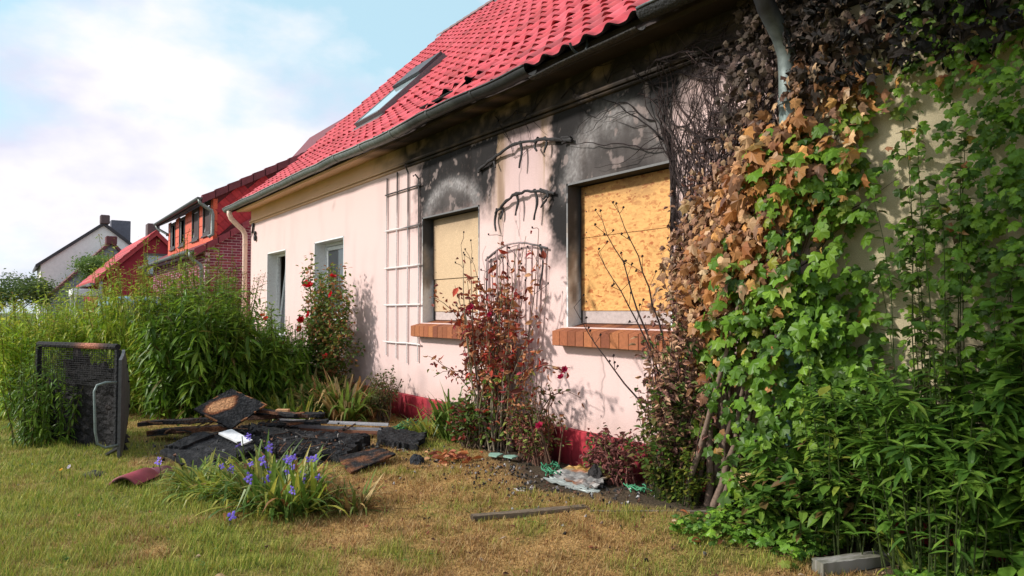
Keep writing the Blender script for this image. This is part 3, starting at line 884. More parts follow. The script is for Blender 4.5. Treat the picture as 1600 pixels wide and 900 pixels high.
# ridge caps and chimney
for i in range(34):
    x = XL - .2 + i * .36
    mb = MB(); a = np.linspace(-.15, math.pi + .15, 9)
    V = np.concatenate([np.c_[np.full(9, 0.0), .13 * np.cos(a), .10 * np.sin(a)], np.c_[np.full(9, .39), .115 * np.cos(a), .085 * np.sin(a)]])
    if i == 0:
        mb.add(V, np.array([(j, j + 1, 10 + j, 9 + j) for j in range(8)]), np.array([.20, .11, .11])); RC = mb.mesh('ridge_cap', True)
    obj('ridge_cap', RC, m_tile, roof, Matrix.Translation((x, RIDGE[0], RIDGE[1] + .02)))
ch = MB(); bevbox(ch, -14.3, -13.6, 5.0, 5.6, 8.6, 10.3, np.array([.10, .10, .11]), .01)
co = ch.build('chimney', m_slate, roof)
ch = MB(); bevbox(ch, -14.36, -13.54, 4.94, 5.66, 10.302, 10.38, np.array([.16, .16, .16]), .01); ch.build('chimney_cap', m_slate, co)
# verge board
mb = MB()
for a, b_ in ((EAVE, KINK), (KINK, RIDGE)):
    hexa(mb, np.array([(XL - .21, a[0], a[1] - .10), (XL - .16, a[0], a[1] - .10), (XL - .16, b_[0], b_[1] - .10), (XL - .21, b_[0], b_[1] - .10)]),
         np.array([(XL - .21, a[0], a[1] + .02), (XL - .16, a[0], a[1] + .02), (XL - .16, b_[0], b_[1] + .02), (XL - .21, b_[0], b_[1] + .02)]), np.array([.10, .05, .05]))
mb.build('verge_board', m_wood, roof)
# skylight on the upper slope
sk = obj('skylight', None, None, roof)
def on_roof(x, s, h):
    p, d_ = roof_pt(s); nn = np.array([-d_[1], d_[0]]); p = p + nn * h
    return (x, p[0], p[1])
def roof_box(mb, x0, x1, s0, s1, h0, h1, c):
    hexa(mb, np.array([on_roof(x0, s0, h0), on_roof(x1, s0, h0), on_roof(x1, s1, h0), on_roof(x0, s1, h0)]), np.array([on_roof(x0, s0, h1), on_roof(x1, s0, h1), on_roof(x1, s1, h1), on_roof(x0, s1, h1)]), c)
G = np.array([.13, .145, .15])
mb = MB(); a, b_, s0, s1 = -13.62, -12.38, 2.05, 4.05
roof_box(mb, a, a + .09, s0, s1, -.02, .15, G); roof_box(mb, b_ - .09, b_, s0, s1, -.02, .15, G)
roof_box(mb, a + .091, b_ - .091, s0, s0 + .1, -.02, .14, G); roof_box(mb, a + .091, b_ - .091, s1 - .1, s1, -.02, .14, G)
mb.build('frame', m_metal, sk)
mb = MB(); roof_box(mb, a + .085, b_ - .085, s0 + .09, s1 - .09, .08, .141, (1, 1, 1)); mb.build('pane', m_glass2, sk)
mb = MB(); roof_box(mb, a + .02, b_ - .02, s1 - .75, s1 - .02, .152, .21, np.array([.06, .065, .07])); mb.build('shutter_box', m_metal, sk)
mb = MB(); roof_box(mb, a - .05, b_ + .05, s0 - .16, s0 - .002, .045, .06, np.array([.16, .13, .13])); mb.build('flashing', m_metal, sk)

# gutter ---------------------------------------------------------------------
gut = obj('gutter', None, None, house)
ZINC = np.array([.175, .195, .185]); BLK = np.array([.022, .022, .023])
def gut_col(x):
    n = fbm(x * 3, x * 0, 120, 4); s = sstep(-9.4, -6.6, x + (n - .5) * 2.0)
    c = lerp(ZINC * (.85 + .3 * n)[..., None], BLK, s * .92)
    return c
def gut_z(x): return 3.945 - .035 * np.exp(-((x + 8.9) / 1.0) ** 2) - .03 * np.exp(-((x + 6.0) / .6) ** 2) + (fbm(x * 1.5, x * 0, 125, 2) - .5) * .03
GY, GR = -.475, .082
def gutter_piece(name, xa, xb_, a0, a1, mat=m_zinc, colf=gut_col, ragged=0, zoff=0, r=GR):
    n = max(4, int((xb_ - xa) / .06)); k = 11
    xx = np.linspace(xa, xb_, n); V = []; Cc = []
    for i, x in enumerate(xx):
        e = a1 - (ragged * (vnoise(x * 9, 3.3, 4) ** 1.5) if ragged else 0)
        ang = np.linspace(a0, e, k)
        zc = gut_z(x) + zoff
        V.append(np.c_[np.full(k, x), GY - r * np.cos(ang), zc - r * np.sin(ang)])
        Cc.append(np.repeat(colf(np.array([x])), k, 0))
    V = np.concatenate(V); Vi = V.copy(); Cc = np.concatenate(Cc)
    zc = np.repeat(gut_z(xx) + zoff, k)
    Vi[:, 1] = GY + (V[:, 1] - GY) * .95; Vi[:, 2] = zc + (V[:, 2] - zc) * .95
    F = [(i * k + j, i * k + j + 1, (i + 1) * k + j + 1, (i + 1) * k + j) for i in range(n - 1) for j in range(k - 1)]
    N_ = n * k
    E_ = [(i * k, (i + 1) * k, (i + 1) * k + N_, i * k + N_) for i in range(n - 1)] + [(i * k + k - 1, i * k + k - 1 + N_, (i + 1) * k + k - 1 + N_, (i + 1) * k + k - 1) for i in range(n - 1)]
    mb = MB(); mb.add(np.concatenate([V, Vi]), np.array(F + [(a + N_, d_ + N_, c + N_, b_ + N_) for a, b_, c, d_ in F] + E_), np.concatenate([Cc, Cc * .8]))
    return mb.build(name, mat, gut, True)
jx = list(np.linspace(-17.65, -5.5, 13))
for i in range(12):
    gutter_piece('gutter_section', jx[i] + .004, jx[i + 1] - .004, -.12, math.pi * .97)
    bead = MB(); xx = np.linspace(jx[i] + .01, jx[i + 1] - .01, 14)
    tube(bead, np.c_[xx, np.full(14, GY - GR - .004), gut_z(xx) + .006], .011, gut_col(xx) * 1.25, 6); bead.build('gutter_bead', m_zinc, gut, True)
for x in jx[1:-1]: gutter_piece('gutter_joint', x - .022, x + .022, -.15, math.pi * .97, r=GR + .005, colf=lambda q: gut_col(q) * 1.25)
# torn stretch: only the trough is left, front lip melted away
gutter_piece('torn_gutter', -5.47, -4.02, math.pi * .28, math.pi * .93, m_char, lambda q: np.array([[.05, .047, .045]]) * np.ones((len(q), 1)), 0, -.055)
bn = MB(); a_ = np.linspace(.3, math.pi * 1.15, 12)
tube(bn, np.c_[np.full(12, -4.78), GY - .105 * np.cos(a_), 3.935 - .115 * np.sin(a_) + .02], .012, np.array([.05, .06, .06]), 5); bn.build('gutter_bracket', m_zinc, gut)
gutter_piece('gutter_section', -3.98, 2.9, -.12, math.pi * .97, m_char, lambda q: np.array([[.035, .036, .037]]) * np.ones((len(q), 1)))
bead = MB(); xx = np.linspace(-3.97, 2.9, 40); tube(bead, np.c_[xx, np.full(40, GY - GR - .004), gut_z(xx) + .006], .012, np.array([.10, .115, .115]), 6); bead.build('gutter_bead', m_zinc, gut, True)
ec = MB(); a_ = np.linspace(0, math.pi, 12); ec.add(np.concatenate([[(-17.652, GY, 3.95)], np.c_[np.full(12, -17.652), GY - GR * np.cos(a_), 3.95 - GR * np.sin(a_)]]), [(0, i, i + 1) for i in range(1, 12)], ZINC); ec.build('end_cap', m_zinc, gut)

# downpipes
CRP = np.array([.80, .58, .47])
mb = MB(); P = [(-17.33, GY, 3.87), (-17.33, GY, 3.80), (-17.33, GY + .04, 3.70), (-17.33, GY + .16, 3.58), (-17.33, -.16, 3.44), (-17.33, -.115, 3.34), (-17.33, -.11, 3.2), (-17.33, -.11, .02)]
tube(mb, P, .058, CRP, 12); dp = mb.build('downpipe', m_paint, house, True, label='cream painted downpipe at the far corner of the pink house')
for z in (3.10, 1.6): 
    mb = MB(); tube(mb, [(-17.33, -.11, z - .015), (-17.33, -.11, z + .015)], .066, CRP * .85, 12); mb.build('clamp', m_paint, dp)
TEAL = np.array([.20, .235, .225])
mb = MB(); x = -2.90
P = [(x, GY, 3.87), (x, GY + .01, 3.76), (x, GY + .09, 3.62), (x, -.22, 3.46), (x, -.15, 3.34), (x, -.14, 3.2), (x, -.14, 1.6), (x, -.14, .02)]
cc = np.array([BLK, BLK, BLK * 1.3, TEAL * .5, TEAL * .8, TEAL, TEAL * np.array([.7, 1.05, .95]), TEAL * np.array([.6, 1., .9])])
tube(mb, P, .066, cc, 12); dp = mb.build('downpipe', m_zinc, house, True, label='grey zinc downpipe among the ivy on the pink house')
for z in (3.0, 1.75, .55):
    mb = MB(); tube(mb, [(x, -.14, z - .02), (x, -.14, z + .02)], .073, TEAL * .9, 12); mb.build('clamp', m_zinc, dp)
# ------------------------------------------------------------------ neighbour: red brick house with orange dormer
NX = -22.1
nb = thing('brick_house', 'red brick house with an orange clad dormer beside the pink house', 'house', (-26, 3, 0))
MORT = np.array([.60, .42, .44]); BRK = [np.array([.24, .035, .065]), np.array([.29, .042, .068]), np.array([.19, .030, .058])]
def verge_z(y): return 3.30 + .60 * (y + .3) + .055 * np.maximum(y - .2, 0) ** 2
mb = MB()
yy = np.linspace(0, 5.0, 26)
V = np.concatenate([np.c_[np.full(26, NX), yy, np.zeros(26)], np.c_[np.full(26, NX), yy, verge_z(yy) - .02]])
mb.add(V, [(i, i + 1, 27 + i, 26 + i) for i in range(25)], MORT)
box(mb, -31.5, NX - .003, .0, 9, 0, 3.38, MORT)
gw = mb.build('wall', m_brick, nb)
BH, BL = .083, .25
def brick_me(c, ax):
    mb = MB(); l, h, t = BL - .020, BH - .020, .012
    if ax == 'y': bevbox(mb, -.004, t, 0, l, 0, h, c, .003)
    else: bevbox(mb, 0, l, -t, .004, 0, h, c, .003)
    return mb.mesh('brick')
bmy = [brick_me(c, 'y') for c in BRK]; bmx = [brick_me(c, 'x') for c in BRK]
rb = np.random.default_rng(21); cnt = 0; rest = MB()
for i in range(52):
    z = .10 + i * BH
    for j in range(14):
        y = j * BL + (.5 * BL if i % 2 else 0)
        if z + BH > verge_z(y) - .05: continue
        if y < 1.45 and z > 1.25 and cnt < 200:
            obj('brick', bmy[rb.integers(0, 3)], m_brick, gw, Matrix.Translation((NX + .001, y + .005, z))); cnt += 1
        else: bevbox(rest, NX - .003, NX + .012, y + .005, y + BL - .015, z, z + BH - .020, BRK[rb.integers(0, 3)], .003)
for i in range(38):
    z = .10 + i * BH
    for j in range(37):
        x = NX - (j + 1) * BL - (.5 * BL if i % 2 else 0)
        bevbox(rest, x, x + BL - .020, -.012, .003, z, z + BH - .020, BRK[rb.integers(0, 3)], .003)
o = rest.build('brickwork', m_brick, gw); o['kind'] = 'stuff'
# main roof apron below the dormer and its verge
RR = np.array([.17, .030, .040])
mb = MB()
yy = np.linspace(-.34, 6.5, 22)
for x0, x1, up in ((-31.9, NX + .14, 0),):
    A = np.c_[np.full(22, x0), yy, verge_z(yy)]; B = np.c_[np.full(22, x1), yy, verge_z(yy)]
    V = np.concatenate([A, B, A - [0, 0, .12], B - [0, 0, .12]])
    F = [(i, i + 1, 23 + i, 22 + i) for i in range(21)] + [(44 + i, 66 + i, 67 + i, 45 + i) for i in range(21)] + [(22 + i, 23 + i, 67 + i, 66 + i) for i in range(21)] + [(0, 22, 66, 44)]
    mb.add(V, F, RR)
rf = mb.build('roof', m_tile, nb)
for k in range(12):   # verge tiles along the gable edge
    y0 = -.34 + k * .33
    mb = MB(); a, b_ = verge_z(y0), verge_z(y0 + .35)
    hexa(mb, np.array([(NX + .0, y0, a - .16), (NX + .17, y0, a - .16), (NX + .17, y0 + .35, b_ - .16), (NX + .0, y0 + .35, b_ - .16)]),
         np.array([(NX + .0, y0, a + .055), (NX + .17, y0, a + .055), (NX + .17, y0 + .35, b_ + .025), (NX + .0, y0 + .35, b_ + .025)]), np.array([.24, .04, .055]))
    mb.build('verge_tile', m_tile, rf)
# apron tile rows (courses) running along the eave
for k in range(6):
    y0 = -.33 + k * .3
    if y0 > .9: break
    mb = MB(); a, b_ = verge_z(y0), verge_z(y0 + .32)
    hexa(mb, np.array([(-31.9, y0, a + .002), (NX - .01, y0, a + .002), (NX - .01, y0 + .32, b_ + .002), (-31.9, y0 + .32, b_ + .002)]),
         np.array([(-31.9, y0, a + .04), (NX - .01, y0, a + .04), (NX - .01, y0 + .32, b_ + .012), (-31.9, y0 + .32, b_ + .012)]), np.array([.21, .035, .045]))
    mb.build('tile_course', m_tile, rf)
def half_gutter(xa, xb_, y, z, r, parent, c=ZINC):
    k = 9; a = np.linspace(-.1, math.pi, k)
    V = np.concatenate([np.c_[np.full(k, x), y - r * np.cos(a), z - r * np.sin(a)] for x in (xa, xb_)])
    mb = MB(); mb.add(V, [(j, j + 1, k + j + 1, k + j) for j in range(k - 1)], c)
    mb.add(np.concatenate([[(xb_, y, z)], V[k:]]), [(0, i, i + 1) for i in range(1, k)], c)
    return mb.build('gutter', m_zinc, parent)
half_gutter(-31.9, NX + .16, -.41, 3.29, .075, nb)
mb = MB(); x = NX + .02
tube(mb, [(x, -.41, 3.24), (x, -.41, 3.12), (x, -.30, 2.98), (x, -.13, 2.86), (x, -.10, 2.76), (x, -.10, 0)], .06, ZINC * 1.15, 10); mb.build('downpipe', m_zinc, nb, True)
# dormer
dm = obj('dormer', None, None, nb)
DY = .20; DZ0, DZ1 = 3.60, 4.86
DXL, DXR = -29.5, NX - .02
ORG = np.array([.66, .115, .055])
mb = MB()
box(mb, DXL, DXR - .03, DY + .03, 4.5, 3.2, 4.72, np.array([.05, .03, .03]))
mb.build('dormer_core', m_wood, dm)
wins = [(-28.97, -28.02, 3.80, 4.66), (-27.26, -26.26, 3.80, 4.68), (-25.08, -24.0, 3.81, 4.72), (-23.44, -22.42, 3.84, 4.74)]
# orange panels between and below the windows, each its own sheet
edges = [DXL] + [e for w in wins for e in w[:2]] + [DXR]
for i in range(len(edges) - 1):
    x0, x1 = edges[i] + .008, edges[i + 1] - .008
    cells = [(3.52, 3.78)] if i % 2 else [(3.52, 3.80), (3.815, 4.18), (4.195, 4.52), (4.535, 4.86)]
    for z0, z1 in cells:
        mid = [(x0, x1)] if x1 - x0 < 1.3 else [(x0, (x0 + x1) / 2 - .006), ((x0 + x1) / 2 + .006, x1)]
        for a, b_ in mid:
            mb = MB(); bevbox(mb, a, b_, DY + .0, DY + .028, z0, z1, ORG * rb.uniform(.88, 1.1), .004); mb.build('panel', m_paint, dm)
FR = np.array([.055, .045, .045])
for k, (x0, x1, z0, z1) in enumerate(wins):
    w = obj('window', None, None, dm)
    mb = MB()
    for a, b_, c, d_ in ((x0, x0 + .09, z0, z1 + .12), (x1 - .09, x1, z0, z1 + .12), (x0 + .091, x1 - .091, z0, z0 + .10), (x0 + .091, x1 - .091, z1 + .02, z1 + .12)):
        bevbox(mb, a, b_, DY - .02, DY + .06, c, d_, FR, .004)
    mb.build('frame', m_paint, w)
    g = MB(); t = (.0, .0, .22, .22)[k]
    g.add([(x0 + .09, DY + .03, z0 + .09), (x1 - .09, DY + .03, z0 + .09), (x1 - .09, DY + .03 + t, z1 + .02), (x0 + .09, DY + .03 + t, z1 + .02)], [(0, 1, 2, 3)]); g.build('pane', m_glass2 if k == 1 else m_glass, w)
    # pale bar of the tilted sash
    s = MB(); tube(s, [(x0 + .16, DY + .02, z0 + .12), (x0 + .16, DY + .02 + t * .6, z1)], .02, np.array([.5, .5, .5]), 4)
    tube(s, [(x1 - .14, DY + .02, z0 + .12), ((x0 + x1) / 2 if t else x1 - .14, DY + .02 + t * .6, z1)], .02, np.array([.6, .6, .6]), 4); s.build('sash', m_paint, w)
    s = MB(); bevbox(s, x0 - .02, x1 + .02, DY - .06, DY - .001, z0 - .05, z0 - .002, FR * 1.4, .004); s.build('sill', m_paint, w)
# cheek with red diamond slates
def droof_z(y): return 4.90 + .555 * (y + .06)
mb = MB(); CK = NX - .005
yy = np.linspace(DY + .03, 4.6, 14)
V = np.concatenate([np.c_[np.full(14, CK), yy, np.minimum(verge_z(yy) - .1, droof_z(yy) - .1)], np.c_[np.full(14, CK), yy, droof_z(yy) - .1]])
mb.add(V, [(i, i + 1, 15 + i, 14 + i) for i in range(13)], np.array([.10, .012, .015]))
ck = mb.build('cheek', m_slate, dm)
sl = MB(); hd = .165
sl.add([(0, -hd, 0), (0, 0, -hd), (0, hd, 0), (0, 0, hd), (.012, -hd * .96, 0), (.016, 0, -hd * .96), (.012, hd * .96, 0), (.006, 0, hd * .96)], BOXF, (.40, .028, .035))
slm = [sl.mesh('slate')]
for c in ((.34, .024, .032), (.45, .035, .04)):
    s2 = MB(); s2.add(np.concatenate(sl.v), np.concatenate(sl.f), c); slm.append(s2.mesh('slate'))
for i in range(-2, 24):
    for j in range(0, 26):
        y = DY + .16 + (j + (.5 if i % 2 else 0)) * hd * 2; z = 3.6 + i * hd
        if y > 3.2 or z + hd * .8 > droof_z(y) - .1 or z - hd * .6 < verge_z(y) or z > 6.2: continue
        obj('slate', slm[rb.integers(0, 3)], m_slate, ck, Matrix.Translation((CK + .002, y, z)))
# corner board
mb = MB(); bevbox(mb, DXR + .0, DXR + .03, DY - .004, DY + .12, 3.55, 4.86, ORG * .95, .004); mb.build('corner_board', m_paint, dm)
# dormer roof with dark red edge
mb = MB(); DR = np.array([.10, .022, .028])
for x0, x1, h0, h1, c in ((DXL - .3, NX + .12, -.13, -.015, np.array([.05, .04, .04])),):
    ya, yb = -.12, 4.8
    hexa(mb, np.array([(x0, ya, droof_z(ya) + h0), (x1, ya, droof_z(ya) + h0), (x1, yb, droof_z(yb) + h0), (x0, yb, droof_z(yb) + h0)]), np.array([(x0, ya, droof_z(ya) + h1), (x1, ya, droof_z(ya) + h1), (x1, yb, droof_z(yb) + h1), (x0, yb, droof_z(yb) + h1)]), c)
dr = mb.build('dormer_roof', m_tile, dm)
for k in range(13):
    y0 = -.14 + k * .36; mb = MB(); a, b_ = droof_z(y0), droof_z(y0 + .38); x0, x1 = NX - .02, NX + .16
    hexa(mb, np.array([(x0, y0, a - .18), (x1, y0, a - .18), (x1, y0 + .38, b_ - .18), (x0, y0 + .38, b_ - .18)]), np.array([(x0, y0, a + .06), (x1, y0, a + .06), (x1, y0 + .38, b_ + .03), (x0, y0 + .38, b_ + .03)]), np.array([.16, .035, .045]) * rb.uniform(.85, 1.15))
    mb.build('verge_tile', m_tile, dr)
half_gutter(DXL - .35, NX + .17, -.20, 4.84, .075, dm, ZINC * .45)
mb = MB(); x = NX + .09
tube(mb, [(x, -.20, 4.79), (x, -.19, 4.70), (x, .0, 4.56), (x, .14, 4.48), (x, .17, 4.36), (x, .17, 3.78), (x, .06, 3.70)], .055, ZINC * 1.15, 10); mb.build('dormer_pipe', m_zinc, dm, True)
mb = MB(); tube(mb, [(DXL - .2, -.20, 4.80), (DXL - .15, -.15, 4.66), (DXL + .1, .14, 4.45), (DXL + .12, .15, 4.38)], .05, ZINC, 8); mb.build('dormer_pipe', m_zinc, dm, True)

# ------------------------------------------------------------------ dark red gabled house further down
dr_h = thing('dark_red_house', 'plain dark red gabled house behind the brick house', 'house', (-38, 2.5, 0))
WX = -34.0; WR = np.array([.30, .035, .05])
mb = MB()
def gab(y): return 2.92 + .96 * (np.minimum(y, 8.6 - y) + 1.5)
ya, yb, ym = -1.5, 2.4, .45
za, zm = 2.9, 2.9 + .96 * 1.95
mb.add([(WX, ya, 0), (WX, yb, 0), (WX, yb, za), (WX, ym, zm), (WX, ya, za), (-44, ya, 0), (-44, yb, 0), (-44, yb, za), (-44, ym, zm), (-44, ya, za)],
       [(0, 1, 2), (0, 2, 4), (4, 2, 3), (5, 9, 8), (5, 8, 7), (5, 7, 6), (0, 4, 9), (0, 9, 5), (1, 6, 7), (1, 7, 2)], WR)
mb.build('wall', m_render, dr_h)
mb = MB()
for s in (0, 1):
    e = (ya - .35, za - .30) if s == 0 else (yb + .35, za - .30)
    hexa(mb, np.array([(-44.2, e[0], e[1]), (WX + .2, e[0], e[1]), (WX + .2, ym, zm + .03), (-44.2, ym, zm + .03)]), np.array([(-44.2, e[0], e[1] + .2), (WX + .2, e[0], e[1] + .2), (WX + .2, ym, zm + .26), (-44.2, ym, zm + .26)]), np.array([.40, .05, .055]))
rf = mb.build('roof', m_tile, dr_h)
for k in range(9):       # tile courses on the street slope
    t0, t1 = k / 9, (k + 1.06) / 9
    p0 = np.array([ya - .35, za - .10]) * (1 - t0) + np.array([ym, zm + .26]) * t0; p1 = np.array([ya - .35, za - .10]) * (1 - t1) + np.array([ym, zm + .26]) * t1
    mb = MB(); hexa(mb, np.array([(-44.25, p0[0], p0[1] + .003), (WX + .24, p0[0], p0[1] + .003), (WX + .24, p1[0], p1[1] + .003), (-44.25, p1[0], p1[1] + .003)]), np.array([(-44.25, p0[0], p0[1] + .06), (WX + .24, p0[0], p0[1] + .06), (WX + .24, p1[0], p1[1] + .02), (-44.25, p1[0], p1[1] + .02)]), np.array([.46, .055, .06]) * rb.uniform(.85, 1.1))
    mb.build('tile_course', m_tile, rf)
w = obj('window', None, None, dr_h); mb = MB()
for a, b_, c, d_ in ((.0, .09, 3.05, 4.02), (1.51, 1.6, 3.05, 4.02), (.091, 1.509, 3.93, 4.02), (.091, 1.509, 3.05, 3.14)): box(mb, WX - .02, WX + .05, a, b_, c, d_, np.array([.10, .09, .09]))
mb.build('frame', m_paint, w); mb = MB(); mb.add([(WX + .02, .08, 3.1), (WX + .02, 1.52, 3.1), (WX + .02, 1.52, 3.95), (WX + .02, .08, 3.95)], [(0, 1, 2, 3)]); mb.build('pane', m_glass2, w)
mb = MB(); tube(mb, [(WX + .1, -1.62, 2.75), (WX + .1, -1.60, 0)], .07, np.array([.35, .35, .42]), 8); mb.build('downpipe', m_zinc, dr_h)
half_gutter(-44.2, WX + .25, ya - .43, za - .22, .09, dr_h, ZINC * .8)
mb = MB(); bevbox(mb, -36.5, WX - .4, -2.6, -1.51, 2.15, 2.45, np.array([.72, .72, .72]), .02); cn = mb.build('porch_roof', m_paint, dr_h)
for x in (-36.4, WX - .5):
    mb = MB(); bevbox(mb, x - .06, x + .06, -2.55, -2.43, 0, 2.148, np.array([.7, .7, .7]), .01); mb.build('post', m_paint, dr_h)
mb = MB(); bevbox(mb, -36.2, -35.2, -1.54, -1.502, 0, 2.05, np.array([.08, .05, .05]), .01); mb.build('door', m_paint, dr_h)
mb = MB(); bevbox(mb, -35.6, -35.0, .25, .75, 4.3, 5.45, np.array([.12, .09, .09]), .02); mb.build('chimney', m_brick, dr_h)

def gable_house(name, label, X, L, yc, hw, ze, zr, wc, rc, planks=0):
    h = thing(name, label, 'house', (X - L / 2, yc, 0))
    mb = MB(); y0, y1 = yc - hw, yc + hw
    mb.add([(X, y0, 0), (X, y1, 0), (X, y1, ze), (X, yc, zr), (X, y0, ze), (X - L, y0, 0), (X - L, y1, 0), (X - L, y1, ze), (X - L, yc, zr), (X - L, y0, ze)],
           [(0, 1, 2), (0, 2, 4), (4, 2, 3), (5, 9, 8), (5, 8, 7), (5, 7, 6), (0, 4, 9), (0, 9, 5), (1, 6, 7), (1, 7, 2)], wc)
    wl = mb.build('wall', m_render, h)
    mb = MB(); sl_ = (zr - ze) / hw
    for s in (-1, 1):
        e = (yc + s * (hw + .3), ze - .3 * sl_)
        hexa(mb, np.array([(X - L - .2, e[0], e[1] + .02), (X + .18, e[0], e[1] + .02), (X + .18, yc, zr + .02), (X - L - .2, yc, zr + .02)]), np.array([(X - L - .2, e[0], e[1] + .24), (X + .18, e[0], e[1] + .24), (X + .18, yc, zr + .26), (X - L - .2, yc, zr + .26)]), rc)
    rf = mb.build('roof', m_tile, h)
    if planks:
        for i in range(planks):
            z0 = zr - .25 - (i + 1) * .22
            if z0 < 1.2: break
            half = min(hw, (zr - z0 - .2) / sl_) - .06
            if half < .1: continue
            mb = MB(); hexa(mb, np.array([(X + .002, yc - half, z0), (X + .05, yc - half, z0), (X + .05, yc + half, z0), (X + .002, yc + half, z0)]), np.array([(X + .002, yc - half, z0 + .21), (X + .015, yc - half, z0 + .21), (X + .015, yc + half, z0 + .21), (X + .002, yc + half, z0 + .21)]), wc * rb.uniform(.8, 1.15))
            mb.build('plank', m_slate, wl)
    return h, rf
hW, rW = gable_house('white_house', 'white rendered gabled house with dark roof and chimneys at the end of the row', -58, 9, .62, 3.7, 4.7, 7.65, np.array([.84, .80, .78]), np.array([.05, .045, .05]))
mb = MB(); bevbox(mb, -61.2, -60.2, 1.3, 2.6, 6.2, 8.35, np.array([.13, .13, .16]), .03); mb.build('chimney', m_slate, rW)
mb = MB(); bevbox(mb, -58.3, -57.7, .38, .98, 7.75, 8.4, np.array([.12, .08, .08]), .06); mb.build('ridge_cowl', m_slate, rW)
hG, rG = gable_house('slate_clad_house', 'small grey plank clad gable with dark red roof edge before the white house', -52, 5, .52, 3.4, 2.2, 5.85, np.array([.22, .22, .24]), np.array([.13, .035, .04]), 22)
mb = MB(); bevbox(mb, -52.5, -51.78, .2, .84, 5.8, 6.35, np.array([.14, .035, .04]), .05); mb.build('ridge_cap', m_tile, rG)

# van parked by the dark red house, only its roof shows
van = thing('parked_van', 'pale blue parked van behind the tall garden plants', 'van', (-27.5, -1.3, 0))
pr = np.array([(-29.6, .45), (-29.6, 1.0), (-29.35, 1.12), (-28.9, 1.75), (-28.6, 1.95), (-27.8, 2.02), (-25.9, 2.0), (-25.6, 1.9), (-25.45, 1.2), (-25.4, .45)])
mb = MB(); n = len(pr)
sec = []
for y, k in ((-2.15, .90), (-2.05, .97), (-1.75, 1.0), (-.85, 1.0), (-.55, .97), (-.45, .90)):
    p = pr.copy(); p[:, 1] = np.where(p[:, 1] > 1.1, 1.1 + (p[:, 1] - 1.1) * k, p[:, 1]); sec.append(np.c_[p[:, 0], np.full(n, y), p[:, 1]])
V = np.concatenate(sec)
mb.add(V, [(s * n + i, s * n + (i + 1) % n, (s + 1) * n + (i + 1) % n, (s + 1) * n + i) for s in range(5) for i in range(n)], (.20, .36, .46))
for s in (0, 5): mb.add(np.concatenate([[sec[s].mean(0)], sec[s]]), [(0, 1 + i, 1 + (i + 1) % n) for i in range(n)], (.20, .36, .46))
mb.build('body', m_paint, van, True)
mb = MB(); mb.add([(-25.43, -2.0, 1.25), (-25.43, -.6, 1.25), (-25.53, -.7, 1.78), (-25.53, -1.9, 1.78)], [(0, 1, 2, 3)]); mb.build('rear_window', m_glass, van)
mb = MB(); mb.add([(-29.28, -2.0, 1.2), (-29.28, -.6, 1.2), (-28.85, -.7, 1.75), (-28.85, -1.9, 1.75)], [(0, 1, 2, 3)]); mb.build('windscreen', m_glass, van)
for x in (-28.7, -26.2):
    for y in (-2.08, -.52):
        mb = MB(); tube(mb, [(x, y - .1, .33), (x, y + .1, .33)], .33, (.03, .03, .03), 14); mb.build('wheel', m_plastic, van)

# far trees, and one unseen tree added for its shade
def tree(name, label, x, y, h, rx, rz, cols, n, size, group=None, zc=None):
    t = thing(name, label, 'tree', (x, y, float(gz(x, y))), group)
    zc = h - rz if zc is None else zc
    mb = MB(); tips = []
    tube(mb, stem_path((x, y, -.05), (x + .1, y, zc), 5, .04), np.linspace(.11, .05, 5) * h / 4, (.10, .075, .05), 7)
    for k in range(9):
        d_ = rdir(1, -.1, .9)[0]; e = np.array([x, y, zc]) + d_ * [rx * .8, rx * .8, rz * .8]
        tube(mb, stem_path((x + .05, y, zc * rng.uniform(.55, .95)), e, 4, .05), np.linspace(.035, .012, 4), (.10, .075, .05), 5); tips.append(e)
    mb.build('trunk', m_bark, t, True)
    tips = np.array(tips + [np.array([x, y, zc]) + v * [rx, rx, rz] * rng.uniform(.3, .85) for v in rdir(12, -.6, 1)])
    c = tips[rng.integers(0, len(tips), n)] + rng.normal(0, 1, (n, 3)) * [rx * .22, rx * .22, rz * .2]
    shade = vary((1, 1, 1), n, .3, .06)
    mb = MB(); scatter(mb, SMALL, c, rdir(n, -.7, .5), rdir(n, .0, 1), rng.uniform(.7, 1.3, n) * size, pick(cols, n) * shade)
    mb.build('crown', m_leaf, t)
    return t
LG = np.array([(.10, .17, .035), (.13, .20, .04), (.075, .13, .03)])
tree('leafy_tree', 'round green tree standing before the grey plank gable', -46.5, -.35, 4.75, 1.5, 1.05, LG * 1.3, 6500, .15)
tree('leafy_tree', 'bushy green tree beyond the parked van, away from the houses', -44.0, -4.5, 3.4, 1.7, 1.1, LG * 1.2, 6500, .15)
tree('added_shade_tree', 'tall broad tree added out of view to shade the cream end of the wall', -5.25, -9.3, 10.7, 1.6, 2.3, LG, 12000, .22, zc=8.2)  # out of view, added only to throw shade on the wall end
